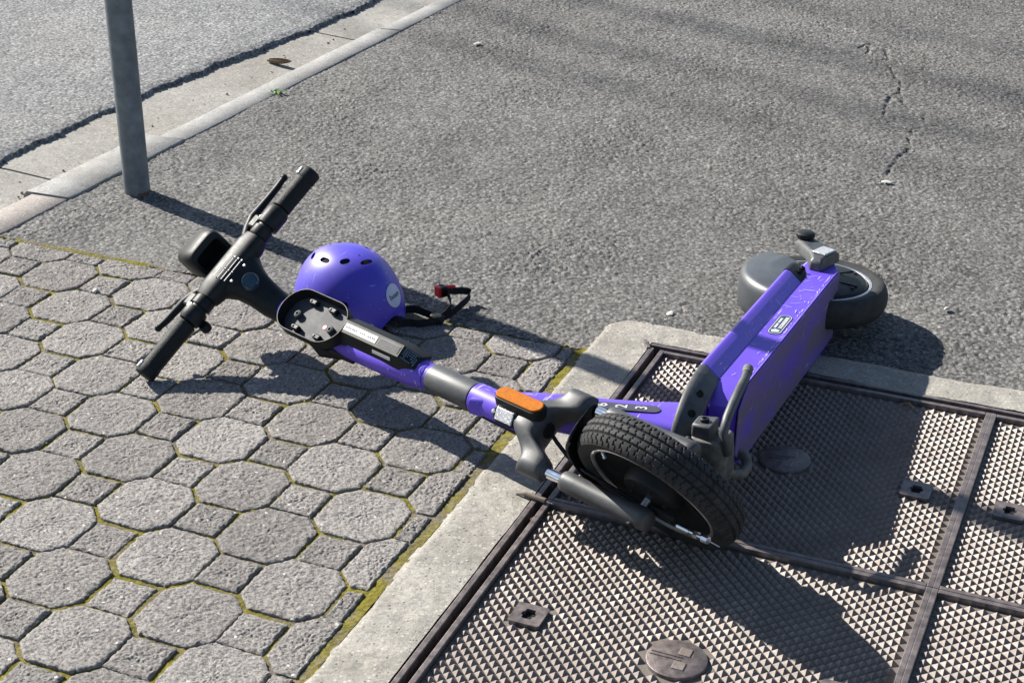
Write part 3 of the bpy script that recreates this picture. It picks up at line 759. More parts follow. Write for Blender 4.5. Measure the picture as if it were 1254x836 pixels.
# --- oval phone tray
fr = FRONT @ axes((-.034, .004, .790), (0, 0, -1), (0, 1, 0))      # x down the stem, y left, z = -x(rider)? fixed below
tz = Vector((-1, 0, 0)); fr = FRONT @ fmat(Vector((0, 0, -1)), Vector((0, 1, 0)), Vector((0, 0, -1)).cross(Vector((0, 1, 0))), Vector((-.034, .004, .790)))
s_out = stadium(.168, .0455, 14); s_in = stadium(.163, .0430, 14); s_low = stadium(.160, .0415, 14)
sgn = 1 if (Vector((0, 0, -1)).cross(Vector((0, 1, 0)))).x < 0 else -1
mb = MB(); hgt = .014
mb.loft([[(x*.93, y*.9, -.016*sgn) for x, y in s_out], [(x, y, -.006*sgn) for x, y in s_out], [(x, y, hgt*sgn) for x, y in s_out], [(x, y, hgt*sgn) for x, y in s_in], [(x, y, -.010*sgn) for x, y in s_low]])
tr = P_('phone_tray', mb, 'black', fr, .0008, 40)
mb = MB(); mb.prism(s_low, -.0120*sgn, -.0080*sgn, lambda x, y, h: (x, y, h)); P_('tray_floor', mb, 'tray', fr, parent=tr)
for (x, y, r, hh_) in ((-.048, .004, .0075, .002), (.045, .006, .0075, .002)):
    mb = MB(); mb.lathe([(.0001, -.004*sgn), (.003, -.004*sgn), (.003, hh_*sgn), (r*.6, hh_*sgn), (r, (hh_-.002)*sgn), (r, -.009*sgn)], 'z', c=(x, y, 0), n=20); P_('post', mb, 'tray', fr, parent=tr)
for (x, y) in ((-.032, -.029), (.022, -.029), (-.030, .029), (.030, .029)):
    mb = MB(); mb.box((x, y, -.003*sgn), (.018, .010, .010)); b_ = P_('bracket', mb, 'satin', fr, .002, parent=tr)
    mb = MB()
    for dx in (-.006, .006): mb.lathe([(.0001, .0036*sgn), (.0022, .0034*sgn), (.0024, .003*sgn)], 'z', c=(x+dx, y, 0), n=10)
    P_('bracket_screws', mb, 'ink', fr, parent=tr)
mb = MB(); mb.lathe([(.0001, -.0070*sgn), (.0042, -.0072*sgn), (.0046, -.008*sgn)], 'z', c=(.024, .004, 0), n=16); P_('red_button', mb, 'red', fr, parent=tr)
mb = MB(); mb.tube([(-.012, .030, .79), (.010, .036, .77), (.022, .026, .735)], [.012, .014, .008], 12); mb.tube([(.004, .030, .745), (.008, .031, .69)], [.010, .006], 10); P_('tray_bracket', mb, 'black', FRONT)

# --- cockpit
BX, BZ = -.069, 1.0197
mb = MB()
mb.loft([circ((.0, 0, .905), .0255, .0255), circ((-.002, 0, .918), .0275, .0275), circ((-.012, 0, .940), .0285, .0300, e=.85), circ((-.032, -.002, .965), .0285, .0325, e=.75), circ((-.050, -.004, .985), .0265, .040, e=.72), circ((-.060, -.005, 1.000), .024, .052, e=.7)])
mb.loft([circ((BX, .068-k*.0374*.5*8/8, BZ), (.019 if k in (0, 8) else .0225), (.023 if k in (0, 8) else .0275), 24, 'y', .7) for k in range(0, 9)])
ck = P_('handlebar_cover', mb, 'satin', FRONT, 0, 50)
fr = FRONT @ fmat(Vector((0, -1, 0)), Vector((-.52, 0, .854)), Vector((0, -1, 0)).cross(Vector((-.52, 0, .854))), Vector((-.0690, .0, .957)))
zs = 1 if (FRONT.inverted() @ fr).to_3x3().col[2].x < 0 else -1
mb = MB(); mb.lathe([(.0001, .0035*zs), (.010, .0035*zs), (.0125, .0022*zs), (.0145, .004*zs), (.0160, .001*zs), (.0165, -.012*zs)], 'z', n=28); P_('push_button', mb, 'teal', fr, parent=ck)
fr = FRONT @ fmat(Vector((0, -1, 0)), Vector((-.15, 0, .98)), Vector((0, -1, 0)).cross(Vector((-.15, 0, .98))), Vector((-.0925, .002, 1.003)))
mb = MB()
for i in range(4):
    mb.box((-.017+.0, .014-i*.0095, .0), (.020, .0018, .0008)); mb.box((.010, .014-i*.0095, .0), (.022, .0016, .0008)); mb.box((-.004, .0135-i*.0095, 0), (.003, .003, .0008)); mb.box((.0245, .0135-i*.0095, 0), (.0035, .0035, .0008))
P_('instruction_print', mb, 'white', fr, smooth=0, parent=ck)
for x in (-.020, .018):
    mb = MB(); mb.lathe([(.0001, .001), (.0022, .0008), (.003, -.001)], 'z', c=(x, -.028, 0), n=10); P_('screw', mb, 'silver', fr, parent=ck)
# handlebar tube and grips
mb = MB(); mb.tube([(BX, .25, BZ), (BX, -.25, BZ)], .0112, 20); P_('handlebar', mb, 'satin', FRONT)
def gripp(y0, y1):
    mb = MB(); s = 1 if y1 > y0 else -1; L = abs(y1-y0)
    pr = [(.0118, 0), (.0185, 0), (.0195, .003)]+[(.0182+(.0006 if k % 2 else 0), .006+(L-.030)*k/44) for k in range(45)]+[(.0195, L-.022), (.0195, L-.002), (.0178, L), (.0001, L+.0008)]
    mb.lathe([(r, y0+s*h) for r, h in pr], 'y', c=(BX, 0, BZ), n=30); g_ = P_('grip', mb, 'grip', FRONT, 0, 50)
    fr = FRONT @ axes((BX-.0165, y1-s*.014, BZ+.0095), (0, 1, 0), (.45, 0, .9)); mb = MB(); mb.box((0, 0, 0), (.016, .013, .006)); P_('end_lamp', mb, 'clear', fr, .0018, parent=g_)
gripp(.128, .253); gripp(-.157, -.253)
def clampset(y0, y1, ys):
    s = 1 if y1 > y0 else -1
    mb = MB(); mb.lathe([(.012, y0), (.0185, y0), (.0200, y0+s*.004), (.0200, y0+s*.020), (.0165, y0+s*.022), (.0165, y0+s*.026), (.0215, y0+s*.028), (.0225, y0+s*.034), (.0225, y1-s*.010), (.0195, y1-s*.003), (.012, y1)], 'y', c=(BX, 0, BZ), n=28)
    c_ = P_('lever_clamp', mb, 'satin', FRONT, 0, 40)
    mb = MB(); mb.box((BX-.004, (y0+y1)/2-s*.012, BZ+.021), (.024, .030, .020)); P_('lever_mount', mb, 'satin', FRONT, .004, parent=c_)
    mb = MB(); mb.lathe([(.0001, 0), (.0045, .0), (.005, -.002)], 'z', n=12); P_('bolt', mb, 'silver', FRONT @ Matrix.Translation((BX-.019, (y0+y1)/2, BZ+.008)) @ Matrix.Rotation(R(-90), 4, 'Y'), parent=c_)
    return c_
clampset(.068, .127, 1); clampset(-.084, -.156, -1)
def lever(pts, rs_):
    mb = MB(); mb.tube([(BX+x, y, BZ+z) for x, y, z in pts], rs_, 12); 
    e = pts[-1]; mb2 = MB()
    l_ = P_('brake_lever', mb, 'satin', FRONT, 0, 60)
    for k in range(9):
        pass
    mb2.lathe([(.0001, -.0075)]+[(.0075*math.sin(math.pi*k/8), -.0075*math.cos(math.pi*k/8)) for k in range(1, 8)]+[(.0001, .0075)], 'y', c=(BX+e[0], e[1], BZ+e[2]), n=14); P_('lever_ball', mb2, 'satin', FRONT, 0, 60, parent=l_)
lever([(-.004, -.075, .024), (-.004, -.092, .034), (-.004, -.118, .045), (-.003, -.135, .046), (-.002, -.165, .047), (0, -.195, .050), (0, -.220, .053)], [.009, .0095, .009, .008, .0072, .0068, .0060])
lever([(-.004, .060, .022), (-.004, .076, .032), (-.003, .095, .042), (-.002, .115, .046), (0, .140, .051), (0, .160, .056)], [.0095, .010, .0090, .0078, .0072, .0064])
mb = MB(); mb.lathe([(.0001, .0), (.009, .001), (.011, .006), (.010, .016), (.0001, .018)], 'x', c=(BX+.014, .112, BZ-.020), n=18); P_('bell', mb, 'black', FRONT)
# lamp box above the bar
rot = Matrix.Rotation(R(-70), 4, 'Y'); fr = FRONT @ Matrix.Translation((BX-.002, -.012, BZ+.086)) @ rot
mb = MB()
def rr(hx, hy, z, cx=0, cy=0, n=28, e=.38): return circ((cx, cy, z), hx, hy, n, 'z', e)
# the box opens towards the rider: build along -x
def rx(hy, hz, x, n=28, e=.42): return circ((x, 0, 0), hy, hz, n, 'x', e)
mb.loft([rx(.030, .024, .046), rx(.038, .031, .038), rx(.041, .034, 0.), rx(.041, .034, -.026), rx(.038, .031, -.031), rx(.031, .0175, -.031), rx(.029, .0155, -.008)])
lb = P_('lamp_box', mb, 'satin', fr, 0, 45)
mb = MB(); mb.box((-.0070, 0, 0), (.002, .056, .030)); P_('lamp_recess', mb, 'foam', fr, parent=lb)
mb = MB(); mb.box((.0, 0, -.045), (.050, .034, .040)); P_('lamp_foot', mb, 'satin', fr, .004, parent=lb)
# cables
mb = MB(); mb.tube([(BX+.015, .06, BZ+.03), (BX+.04, .03, BZ+.035), (BX+.045, 0, BZ+.0), (BX+.05, 0, .94), (.012, .0, .90)], .0035, 8); P_('cable', mb, 'black', FRONT)

# --- neck and deck (body frame)
def nsec(cx, cz, hx, hy, ang=0., n=28, e=.55):
    o = []
    for k in range(n):
        t = 2*math.pi*k/n; a = math.copysign(abs(math.cos(t))**e, math.cos(t))*hx; b = math.copysign(abs(math.sin(t))**e, math.sin(t))*hy
        o.append((cx+a*math.cos(ang), b, cz+a*math.sin(ang)))
    return o
mb = MB(); mb.loft([nsec(-.115, .365, .018, .016, .35), nsec(-.124, .335, .026, .020, .3), nsec(-.138, .285, .033, .0235, .25), nsec(-.150, .225, .036, .026, .2), nsec(-.160, .16, .040, .028, .18), nsec(-.172, .10, .048, .030, .15), nsec(-.186, .045, .056, .033, .1), nsec(-.19, .0, .060, .035, 0)])
nk = P_('neck', mb, 'purple', BODY, 0, 50)
# number plate on the neck: runs along the neck on the upper (left) side
n0 = Vector((-.1405, .0266, .205)); n1 = Vector((-.1705, .0315, .075)); up_ = (n0-n1).normalized(); rt = Vector((-1, 0, 0)); rt = (rt-up_*rt.dot(up_)).normalized()
nrm = rt.cross(up_)
if nrm.y < 0: nrm = -nrm
ctr_ = (n0+n1)/2+nrm*.0006; fr = BODY @ fmat(rt, up_, rt.cross(up_), ctr_)
zsg = 1 if rt.cross(up_).y > 0 else -1
mb = MB(); mb.prism([(y, x) for x, y in stadium(.156, .0125, 8)], -.0025, .0012, lambda x, y, h: (x, y, h*zsg)); npl = P_('number_strip', mb, 'ink', fr, 0, 30, parent=nk)
for k, ch in enumerate('8623'):
    text('digit', ch, .0275, 'white', nk, fr @ Matrix.Translation((0, .050-.0325*k, .0016*zsg)))
# deck
DXR, DXF = -.800, -.215
cs = [(.074, -.052), (.0715, -.047), (.0700, -.006), (.071, -.004), (.0835, .024), (.0835, .030), (.0800, .034)]
def deck_sec(x, k=1.0, lo=0.):
    h = [(y*k, max(z, -.052+lo)) for y, z in cs]; return [(x, y, z) for y, z in h]+[(x, -y, z) for y, z in h[::-1]]
mb = MB()
box_ = [(.0735, -.052), (.0705, -.048), (.0695, -.004)]
def bs(x, k=1., lo=0.): 
    h = [(y*k, max(z, -.052+lo)) for y, z in box_]; return [(x, y, z) for y, z in h]+[(x, -y, z) for y, z in h[::-1]]
mb.loft([bs(DXR-.055, .97), bs(DXR, 1.), bs(-.262, 1.), bs(-.235, .86, .002), bs(-.212, .62, .004)]); dk = P_('deck', mb, 'purple', BODY, .0018, 30)
# scuffed underside plate
mb = MB(); pl = [(DXR-.050, .068), (-.264, .0705), (-.238, .058), (-.216, .040), (-.216, -.040), (-.238, -.058), (-.264, -.0705), (DXR-.050, -.068)]
mb.prism(pl, -.0540, -.0512, lambda x, y, h: (x, y, h)); up_pl = P_('underside_plate', mb, 'purple_dirty', BODY, .0012, 30)
# footboard rails: a wider edge above the deck box
for s in (1, -1):
    prof = [(.0665, -.0045), (.0872, .0205), (.0885, .0265), (.0865, .0315), (.081, .0335), (.055, .0335), (.055, -.003)]
    mb = MB(); mb.loft([[(x, s*y, z) for y, z in prof] for x in (DXR+.042, -.55, -.262)]); P_('side_rail', mb, 'purple', BODY, .0016, 30)
    prof2 = [(y+(.0012 if 0 < i < 5 else 0), z+(.0008 if 0 < i < 5 else 0)) for i, (y, z) in enumerate(prof)]
    mb = MB(); secs = []
    for k in range(7):
        t = k/6; kk = math.sqrt(max(.02, 1-(t*.97)**3.5)); secs.append([(DXR+.0418-.078*t, s*(.052+(y-.052)*kk), z) for y, z in prof2])
    mb.loft(secs); cp_ = P_('rail_cap', mb, 'black', BODY, 0, 40)
    nn_ = Vector((0, s*.775, -.632))
    for dx in (.016, -.006):
        fh = BODY @ Matrix.Translation((DXR+dx, s*.0785, .0082)) @ nn_.to_track_quat('Z', 'Y').to_matrix().to_4x4(); mh = MB(); mh.lathe([(.0001, .0012), (.0040, .0012), (.0050, .0018), (.0056, -.002)], 'z', n=16); P_('screw_hole', mh, 'foam', fh, parent=cp_)
# footboard top
mb = MB(); mb.prism([(DXR+.02, -.0545), (-.262, -.0545), (-.262, .0545), (DXR+.02, .0545)], .018, .0335, lambda x, y, h: (x, y, h)); P_('footboard', mb, 'black', BODY, .001, 30)
# grey nose that carries the rails round the front
mb = MB(); secs = []
prof = [(.010, -.0055), (.0320, .0200), (.0335, .0265), (.0315, .0318), (-.002, .0345), (-.004, -.004)]
for k in range(21):
    t = -1+2*k/20; th = t*math.pi/2
    px_, py_ = -.262+.118*math.cos(th)**.85 if abs(t) < .999 else -.262, .0550*math.sin(th)
    nx_, ny_ = math.cos(th), math.sin(th)
    sec = []
    for o_, z in prof: sec.append((px_+nx_*o_, py_+ny_*o_, z-.004*math.cos(th)))
    secs.append(sec)
mb.loft(secs); ns_ = P_('deck_nose', mb, 'grey', BODY, .002, 40)
for th in (62, 40):
    t = R(th); px_, py_ = -.262+.118*math.cos(t)**.85, .0550*math.sin(t); d = Vector((math.cos(t), math.sin(t), -.86)).normalized()
    c = Vector((px_+math.cos(t)*.0225, py_+math.sin(t)*.0225, -.004*math.cos(t)+.0082))
    fr = BODY @ Matrix.Translation(c) @ d.to_track_quat('Z', 'Y').to_matrix().to_4x4(); mb = MB(); mb.lathe([(.0001, .0008), (.0052, .0008), (.0062, .0016), (.0068, -.002)], 'z', n=18); P_('screw_hole', mb, 'foam', fr, parent=ns_)
# stand bracket and kickstand under the front
mb = MB(); secs = []
for y, k in ((.034, .86), (.030, .96), (.0, 1.0), (-.050, 1.0), (-.056, .9)):
    secs.append([(-.130+x*k+.0*y-(.03-y)*.45*.5, y, -.034+z*k) for x, z in ((.032, -.024), (.036, -.012), (.034, .022), (.010, .028), (-.030, .026), (-.034, -.022), (-.028, -.032), (.022, -.032))])
mb.loft(secs); br = P_('stand_bracket', mb, 'dirty_grey', BODY, .003, 40)
mb = MB(); mb.box((-.124, .044, -.026), (.046, .028, .034), top=.8); P_('bracket_ear', mb, 'grey', BODY, .004, parent=br)
fe = fmat(Vector((1, 0, 0)), Vector((0, 0, -1)), Vector((0, 1, 0)), Vector((-.120, .0585, -.026)))
mb = MB(); mb.lathe([(.0001, .001), (.0032, .001), (.0036, .0042), (.0060, .0042), (.0072, .003), (.0074, -.003)], 'z', n=20); P_('bracket_bolt', mb, 'satin', BODY @ fe, parent=br)
mb = MB(); mb.tube([(-.118, .012, -.066), (-.106, .032, -.068), (-.104, .052, -.062), (-.126, .068, -.060), (-.155, .080, -.059), (-.190, .088, -.057), (-.226, .093, -.055), (-.244, .097, -.053)], .0076, 14); ks = P_('kickstand', mb, 'grey', BODY, 0, 60)
mb = MB(); mb.tube([(-.240, .0960, -.0535), (-.256, .100, -.051)], .0086, 14); P_('kickstand_tip', mb, 'dirty_grey', BODY, .001, parent=ks)
mb = MB(); mb.tube([(-.152, -.042, -.056), (-.182, -.056, -.066), (-.202, -.062, -.072), (-.222, -.060, -.074), (-.236, -.052, -.068), (-.240, -.044, -.058)], .0088, 14); P_('stand_loop', mb, 'dirty_grey', BODY, 0, 60)
# deck sticker
fr = BODY @ axes((-.528, .0708, -.028), (-1, 0, 0), (0, 0, 1))
if (BODY.inverted() @ fr).to_3x3().col[2].y < 0: fr = BODY @ axes((-.528, .0708, -.028), (1, 0, 0), (0, 0, 1))
mb = MB(); mb.prism(stadium(.096, .0125, 8), -.0003, .0003, lambda x, y, h: (x, y, h)); stk = P_('deck_sticker', mb, 'teal', fr, 0, 0, parent=dk)
mb = MB(); o1, o2 = stadium(.093, .0112, 8), stadium(.0900, .0098, 8); mb.loft([[(x, y, .0004) for x, y in o1], [(x, y, .0006) for x, y in o1], [(x, y, .0006) for x, y in o2], [(x, y, .0004) for x, y in o2]], cap=False); P_('sticker_border', mb, 'white', fr, 0, 0, parent=dk)
mb = MB()
x0_ = -1 if (BODY.inverted() @ fr).to_3x3().col[0].x > 0 else -1
for i in range(6): mb.box((-.014+i*.0095, -.0040, .0005), (.0082, .0066, .0003))
for i in range(2): mb.box((-.007+i*.026, .0048, .0005), (.023, .0042, .0003))
P_('sticker_text', mb, 'white', fr, smooth=0, parent=dk)
mb = MB(); mb.prism([(-.040, .004), (-.030, .008), (-.023, .002), (-.026, -.007), (-.036, -.007)], .0004, .0007, lambda x, y, h: (x, y, h)); P_('sticker_icon', mb, 'white', fr, smooth=0, parent=dk)
mb = MB(); 
for dx in (-.004, .004): mb.lathe([(.0001, .0), (.0035, .0)], 'y', c=(0, 0, 0), n=10)
rs3 = random.Random(21); mb = MB()
def scratch(x, z, L, ang, wd, face):
    pts = []
    for t in (-.5, -.15, .2, .5):
        xx = x+math.cos(ang)*L*t+rs3.uniform(-.0012, .0012); zz = z+math.sin(ang)*L*t+rs3.uniform(-.0012, .0012); k = wd*(1-abs(t)*1.2)
        for sg in (1, -1):
            px, pz = xx-math.sin(ang)*k*sg, zz+math.cos(ang)*k*sg
            y = .0712+(-.0040-pz)*.024 if face == 0 else .0665+(pz+.0045)*.828+.0003
            pts.append((px, y, pz))
    mb.add(pts, [(0, 1, 3, 2), (2, 3, 5, 4), (4, 5, 7, 6)])
for _ in range(34):
    f = rs3.choice((0, 0, 1)); z = rs3.uniform(-.044, -.010) if f == 0 else rs3.uniform(.0, .018)
    x = rs3.choice((rs3.uniform(-.80, -.60), rs3.uniform(-.80, -.28)))
    scratch(x, z, rs3.uniform(.003, .022), rs3.uniform(0, 3.14), rs3.uniform(.0003, .0009), f)
for _ in range(70): scratch(rs3.uniform(-.82, -.27), -.0455+rs3.uniform(-.001, .0012), rs3.uniform(.003, .012), rs3.uniform(-.15, .15), rs3.uniform(.0004, .0009), 0)
P_('scratches', mb, 'scratch', BODY, 0, 0, parent=dk)
# --- tail
mb = MB(); secs = []
mb.prism([(DXR+.01, -.050), (DXR-.060, -.048), (-.905, -.024), (-.918, -.006), (-.905, .012), (DXR-.05, .022), (DXR+.01, .026)], .050, .0690, lambda x, z, y: (x, y, z)); P_('tail_arm', mb, 'purple', BODY, .003, 30)
mb = MB(); mb.prism([(DXR+.01, -.050), (DXR-.060, -.048), (-.905, -.024), (-.918, -.006), (-.905, .012), (DXR-.05, .022), (DXR+.01, .026)], -.0690, -.050, lambda x, z, y: (x, y, z)); P_('tail_arm', mb, 'purple', BODY, .003, 30)
# rear wheel
RA = Vector((-.900, 0, .0)); RF = BODY @ Matrix.Translation(RA)
rt_ = P_('rear_tyre', tyre(.140, .056, .106, 64, False), 'rubber', RF, 0, 35)
mb = MB()
for s in (1, -1): mb.lathe([(.1085, s*.022), (.1065, s*.0245), (.1020, s*.0240), (.1000, s*.020)], 'y', n=64)
P_('rim_edge', mb, 'silver', RF, parent=rt_)
mb = MB(); mb.lathe([(.001, .033), (.030, .033), (.078, .031), (.094, .028), (.0995, .021), (.0995, -.021), (.094, -.028), (.03, -.033), (.001, -.033)], 'y', n=64); hm = P_('hub_motor', mb, 'satin', RF, parent=rt_)
mb = MB()
for k in range(6):
    a = R(20+60*k); Rm = Matrix.Rotation(a, 3, 'Y'); mb.box(Rm @ Vector((.066, .0315, 0)), (.036, .004, .0075), Rm)
P_('hub_ribs', mb, 'satin', RF, .001, parent=rt_)
mb = MB()
for k in range(6):
    a = R(50+60*k); mb.lathe([(.0001, .0335), (.0035, .0330), (.004, .0295)], 'y', c=(.082*math.cos(a), 0, .082*math.sin(a)), n=10)
P_('hub_screws', mb, 'satin', RF, parent=rt_)
# fender: a deep shell over the upper half of the wheel
prof = [(.050, .0425), (.085, .0455), (.098, .0445), (.106, .0415), (.138, .0405), (.148, .034), (.1520, .022), (.1532, 0), (.1520, -.022), (.148, -.034), (.138, -.0405), (.085, -.0405), (.050, -.040),
        (.050, -.037), (.085, -.0375), (.136, -.0375), (.145, -.032), (.1490, -.021), (.1502, 0), (.1490, .021), (.145, .032), (.136, .0375), (.085, .0425), (.050, .0395)]
mb = MB(); mb.lathe(prof, 'y', n=44, a0=R(8), a1=R(121), closedprof=True); P_('rear_fender', mb, 'fender', RF, 0, 45)
# axle cover with reflector and bell-shaped cap at the tail
mb = MB(); mb.loft([[(x, .0688, z) for x, z in [(-.828, -.034), (-.905, -.052), (-.952, .006), (-.962, .030), (-.950, .046), (-.926, .046), (-.872, .004), (-.832, -.010)]],
                    [(x, .086, z) for x, z in [(-.832, -.033), (-.903, -.050), (-.950, .006), (-.960, .030), (-.949, .044), (-.927, .044), (-.874, .003), (-.835, -.011)]],
                    [(x, .093, z) for x, z in [(-.842, -.031), (-.898, -.044), (-.944, .008), (-.954, .029), (-.947, .039), (-.930, .039), (-.878, .000), (-.842, -.014)]]])
mb.v = [(x+.004, y, z+.012) for x, y, z in mb.v]
ac = P_('axle_cover', mb, 'grey', BODY, .003, 35)
mb = MB(); mb.box((-.876, .0945, -.0125), (.040, .004, .030), Matrix.Rotation(R(-18), 3, 'Y')); P_('tail_reflector', mb, 'clear', BODY, .0015, parent=ac)
mb = MB(); mb.lathe([(.0001, .106), (.015, .1055), (.0185, .1025), (.0185, .096), (.016, .094), (.014, .088)], 'y', c=(-.937, 0, .041), n=28); P_('round_cap', mb, 'satin', BODY, parent=ac)

# ------------------------------------------------------------------ helmet
HC = Vector((-.322, 2.985, 0)); HR = Matrix.Translation(HC) @ Matrix.Rotation(R(-38), 4, 'Z') @ Matrix.Rotation(R(3), 4, 'X')
hel = empty('helmet', HC); WM[hel.name] = Matrix.Translation(HC); tag(hel, 'purple bike helmet with round white badge lying behind the scooter stem', 'helmet')
def helmet_pt(th, ph, sc_=1.0):
    a, b, h = .124*sc_, .106*sc_, .172
    c_, s_ = math.cos(ph), math.sin(ph)
    c_ = c_**.86 if c_ > 0 else 0
    x = a*c_*math.cos(th); y = b*c_*math.sin(th)
    side = abs(math.sin(th))
    return x, y, s_
def rim_z(th):
    d = abs(math.degrees(math.atan2(math.sin(th), math.cos(th)))); return .004+.034*math.exp(-(d/22)**2)+.034*math.exp(-((d-180)/22)**2)
mb = MB(); secs = []; NT_, NP = 72, 22
for k in range(NP+1):
    ph = (k/NP)*math.pi/2; sec = []
    for j in range(NT_):
        th = 2*math.pi*j/NT_; x, y, s_ = helmet_pt(th, min(ph, math.pi/2-.02)); z0_ = rim_z(th)*(1-(k/NP))**1.5
        kk = 1-.05*(1-k/NP)**3
        sec.append((x*kk, y*kk, z0_+(.152)*(s_**1.0)*(1-z0_/.25)))
    secs.append(sec)
mb.loft(secs, cap=False); top = [tuple(p) for p in secs[-1]]; mb.add(top, [tuple(range(NT_))])
me = mb.mesh('shell', 60); shell = bpy.data.objects.new('shell', me); COL.objects.link(shell)
sm = shell.modifiers.new('solid', 'SOLIDIFY'); sm.thickness = .012; sm.offset = -1
cut = MB()
def surf(th, ph):
    x, y, s_ = helmet_pt(th, ph); return Vector((x, y, .152*s_))
for th, ph, L, wd, turn in ((-56, 30, .019, .019, 0), (-52, 72, .020, .014, .3), (-105, 68, .027, .012, .1), (-2, 66, .027, .011, -.2), (-150, 60, .026, .011, 0), (70, 66, .034, .013, 0), (140, 60, .034, .013, 0), (160, 30, .020, .020, 0), (60, 28, .02, .02, 0)):
    p = surf(R(th), R(ph)); n = Vector((p.x/.126**2, p.y/.106**2, p.z/.152**2)).normalized()
    tx = Vector((0, 0, 1)).cross(n).normalized(); ty_ = n.cross(tx); T = fmat(tx*math.cos(turn)+ty_*math.sin(turn), ty_*math.cos(turn)-tx*math.sin(turn), n, p)
    ring = circ((0, 0, -.03), L/2, wd/2, 18, e=.85); ring2 = circ((0, 0, .03), L/2, wd/2, 18, e=.85)
    cut.loft([[T @ Vector(v) for v in ring], [T @ Vector(v) for v in ring2]])
cme = cut.mesh('cut', 0); cuto = bpy.data.objects.new('cut', cme); COL.objects.link(cuto)
bo = shell.modifiers.new('b', 'BOOLEAN'); bo.operation = 'DIFFERENCE'; bo.object = cuto; bo.solver = 'EXACT'; bo.use_self = True
bpy.context.view_layer.update()
dg = bpy.context.evaluated_depsgraph_get(); me2 = bpy.data.meshes.new_from_object(shell.evaluated_get(dg))
bpy.data.objects.remove(shell); bpy.data.objects.remove(cuto)
me2.materials.clear(); me2.shade_smooth(); me2.set_sharp_from_angle(angle=R(45))
sh = link('shell', me2, M['helmet'], hel, HR)
# inner liner
mb = MB(); secs = []
for k in range(11):
    ph = (k/10)*math.pi/2
    secs.append([(lambda t: (t[0]*.86, t[1]*.85, .018+rim_z(2*math.pi*j/40)*(1-k/10)*.6+.132*t[2]))(helmet_pt(2*math.pi*j/40, min(ph, math.pi/2-.02))) for j in range(40)])
mb.loft(secs, cap=False); part('liner', mb, M['foam'], hel, HR)
# badge: a curved disc sitting just proud of the shell
BT, BP = R(8), R(30)
pb_ = surf(BT, BP); nb = Vector((pb_.x/.126**2, pb_.y/.106**2, pb_.z/.152**2)).normalized(); upb = (Vector((0, 0, 1))-nb*nb.z).normalized(); rb = upb.cross(nb)
fb = HR @ fmat(rb, upb, nb, pb_+nb*.0)
from mathutils.bvhtree import BVHTree
bmh = bmesh.new(); bmh.from_mesh(me2); bvh = BVHTree.FromBMesh(bmh)
def drop(x, y):                                   # height of the shell over the badge's tangent plane
    hit = bvh.ray_cast(pb_+rb*x+upb*y+nb*.06, -nb)
    return (hit[0]-pb_).dot(nb) if hit[0] is not None else -.01
mb = MB(); rings = []
for r in np.linspace(.001, .0235, 7):
    rings.append([(r*math.cos(2*math.pi*k/32), r*math.sin(2*math.pi*k/32), drop(r*math.cos(2*math.pi*k/32), r*math.sin(2*math.pi*k/32))+.0012) for k in range(32)])
mb.loft(rings, cap=False); mb.add(rings[0], [tuple(range(32))]); part('badge', mb, M['pale'], hel, fb)
cu = bpy.data.curves.new('w', 'FONT'); cu.body = 'beam'; cu.size = .0155; cu.align_x = 'CENTER'; cu.align_y = 'CENTER'; cu.resolution_u = 3; cu.extrude = .0002
tmp = bpy.data.objects.new('tmp', cu); COL.objects.link(tmp); bpy.context.view_layer.update(); me = bpy.data.meshes.new_from_object(tmp); bpy.data.objects.remove(tmp); me.materials.clear()
for v in me.vertices: v.co.z += drop(v.co.x, v.co.y)+.0016
link('badge_lettering', me, M['ink'], hel, fb)
pr_ = surf(R(-30), R(8)); nr = Vector((pr_.x, pr_.y*1.4, 0)).normalized()
mb = MB(); mb.lathe([(.0001, .003), (.0045, .0025), (.0065, 0), (.0068, -.003)], 'z', n=16); part('rivet', mb, M['silver'], hel, HR @ Matrix.Translation(pr_+Vector((0, 0, .012))-nr*.004) @ nr.to_track_quat('Z', 'Y').to_matrix().to_4x4())
# chin strap: webbing ribbons on the ground, a slider and a red buckle (points measured on the photograph, set at real heights)
def gp(u, v, z):
    d = np.array([(u-627)/F]*3)*r_np-(v-418)/F*u_np+f_np; t = (z-CAMH)/d[2]; return Vector(C_+d*t)
def ribbon(name, pts, wd, th, parent, mat='strap'):
    P = [Vector(p) for p in pts]; Q = []
    for i in range(len(P)-1):                        # smooth the path
        p0, p1, p2, p3 = P[max(i-1, 0)], P[i], P[i+1], P[min(i+2, len(P)-1)]
        for k in range(6):
            t = k/6; Q.append(.5*((2*p1)+(-p0+p2)*t+(2*p0-5*p1+4*p2-p3)*t*t+(-p0+3*p1-3*p2+p3)*t**3))
    Q.append(P[-1]); mb = MB(); secs = []
    for i, p in enumerate(Q):
        t = (Q[min(i+1, len(Q)-1)]-Q[max(i-1, 0)]).normalized(); a = Vector((0, 0, 1)); a = (a-t*a.dot(t)).normalized(); b = t.cross(a)
        secs.append([p+a*(wd/2)*sx+b*(th/2)*sy for sx, sy in ((-1, -1), (1, -1), (1, 1), (-1, 1))])
    mb.loft(secs); return part(name, mb, M[mat], parent, None, .0004, 30)
cs_ = ribbon('chin_strap', [gp(488, 383, .02), gp(497, 379, .020), gp(510, 379, .020), gp(524, 384, .016), gp(534, 388, .012)], .017, .0018, hel)
ribbon('chin_strap', [gp(488, 396, .012), gp(500, 395, .010), gp(515, 396, .010), gp(534, 393, .011)], .016, .0018, hel)
mb = MB(); mb.box((0, 0, 0), (.030, .020, .018)); sl_ = part('strap_slider', mb, M['satin'], hel, Matrix.Translation(gp(535, 390, .012)) @ Matrix.Rotation(R(-12), 4, 'Z'), .006, 40, 3)
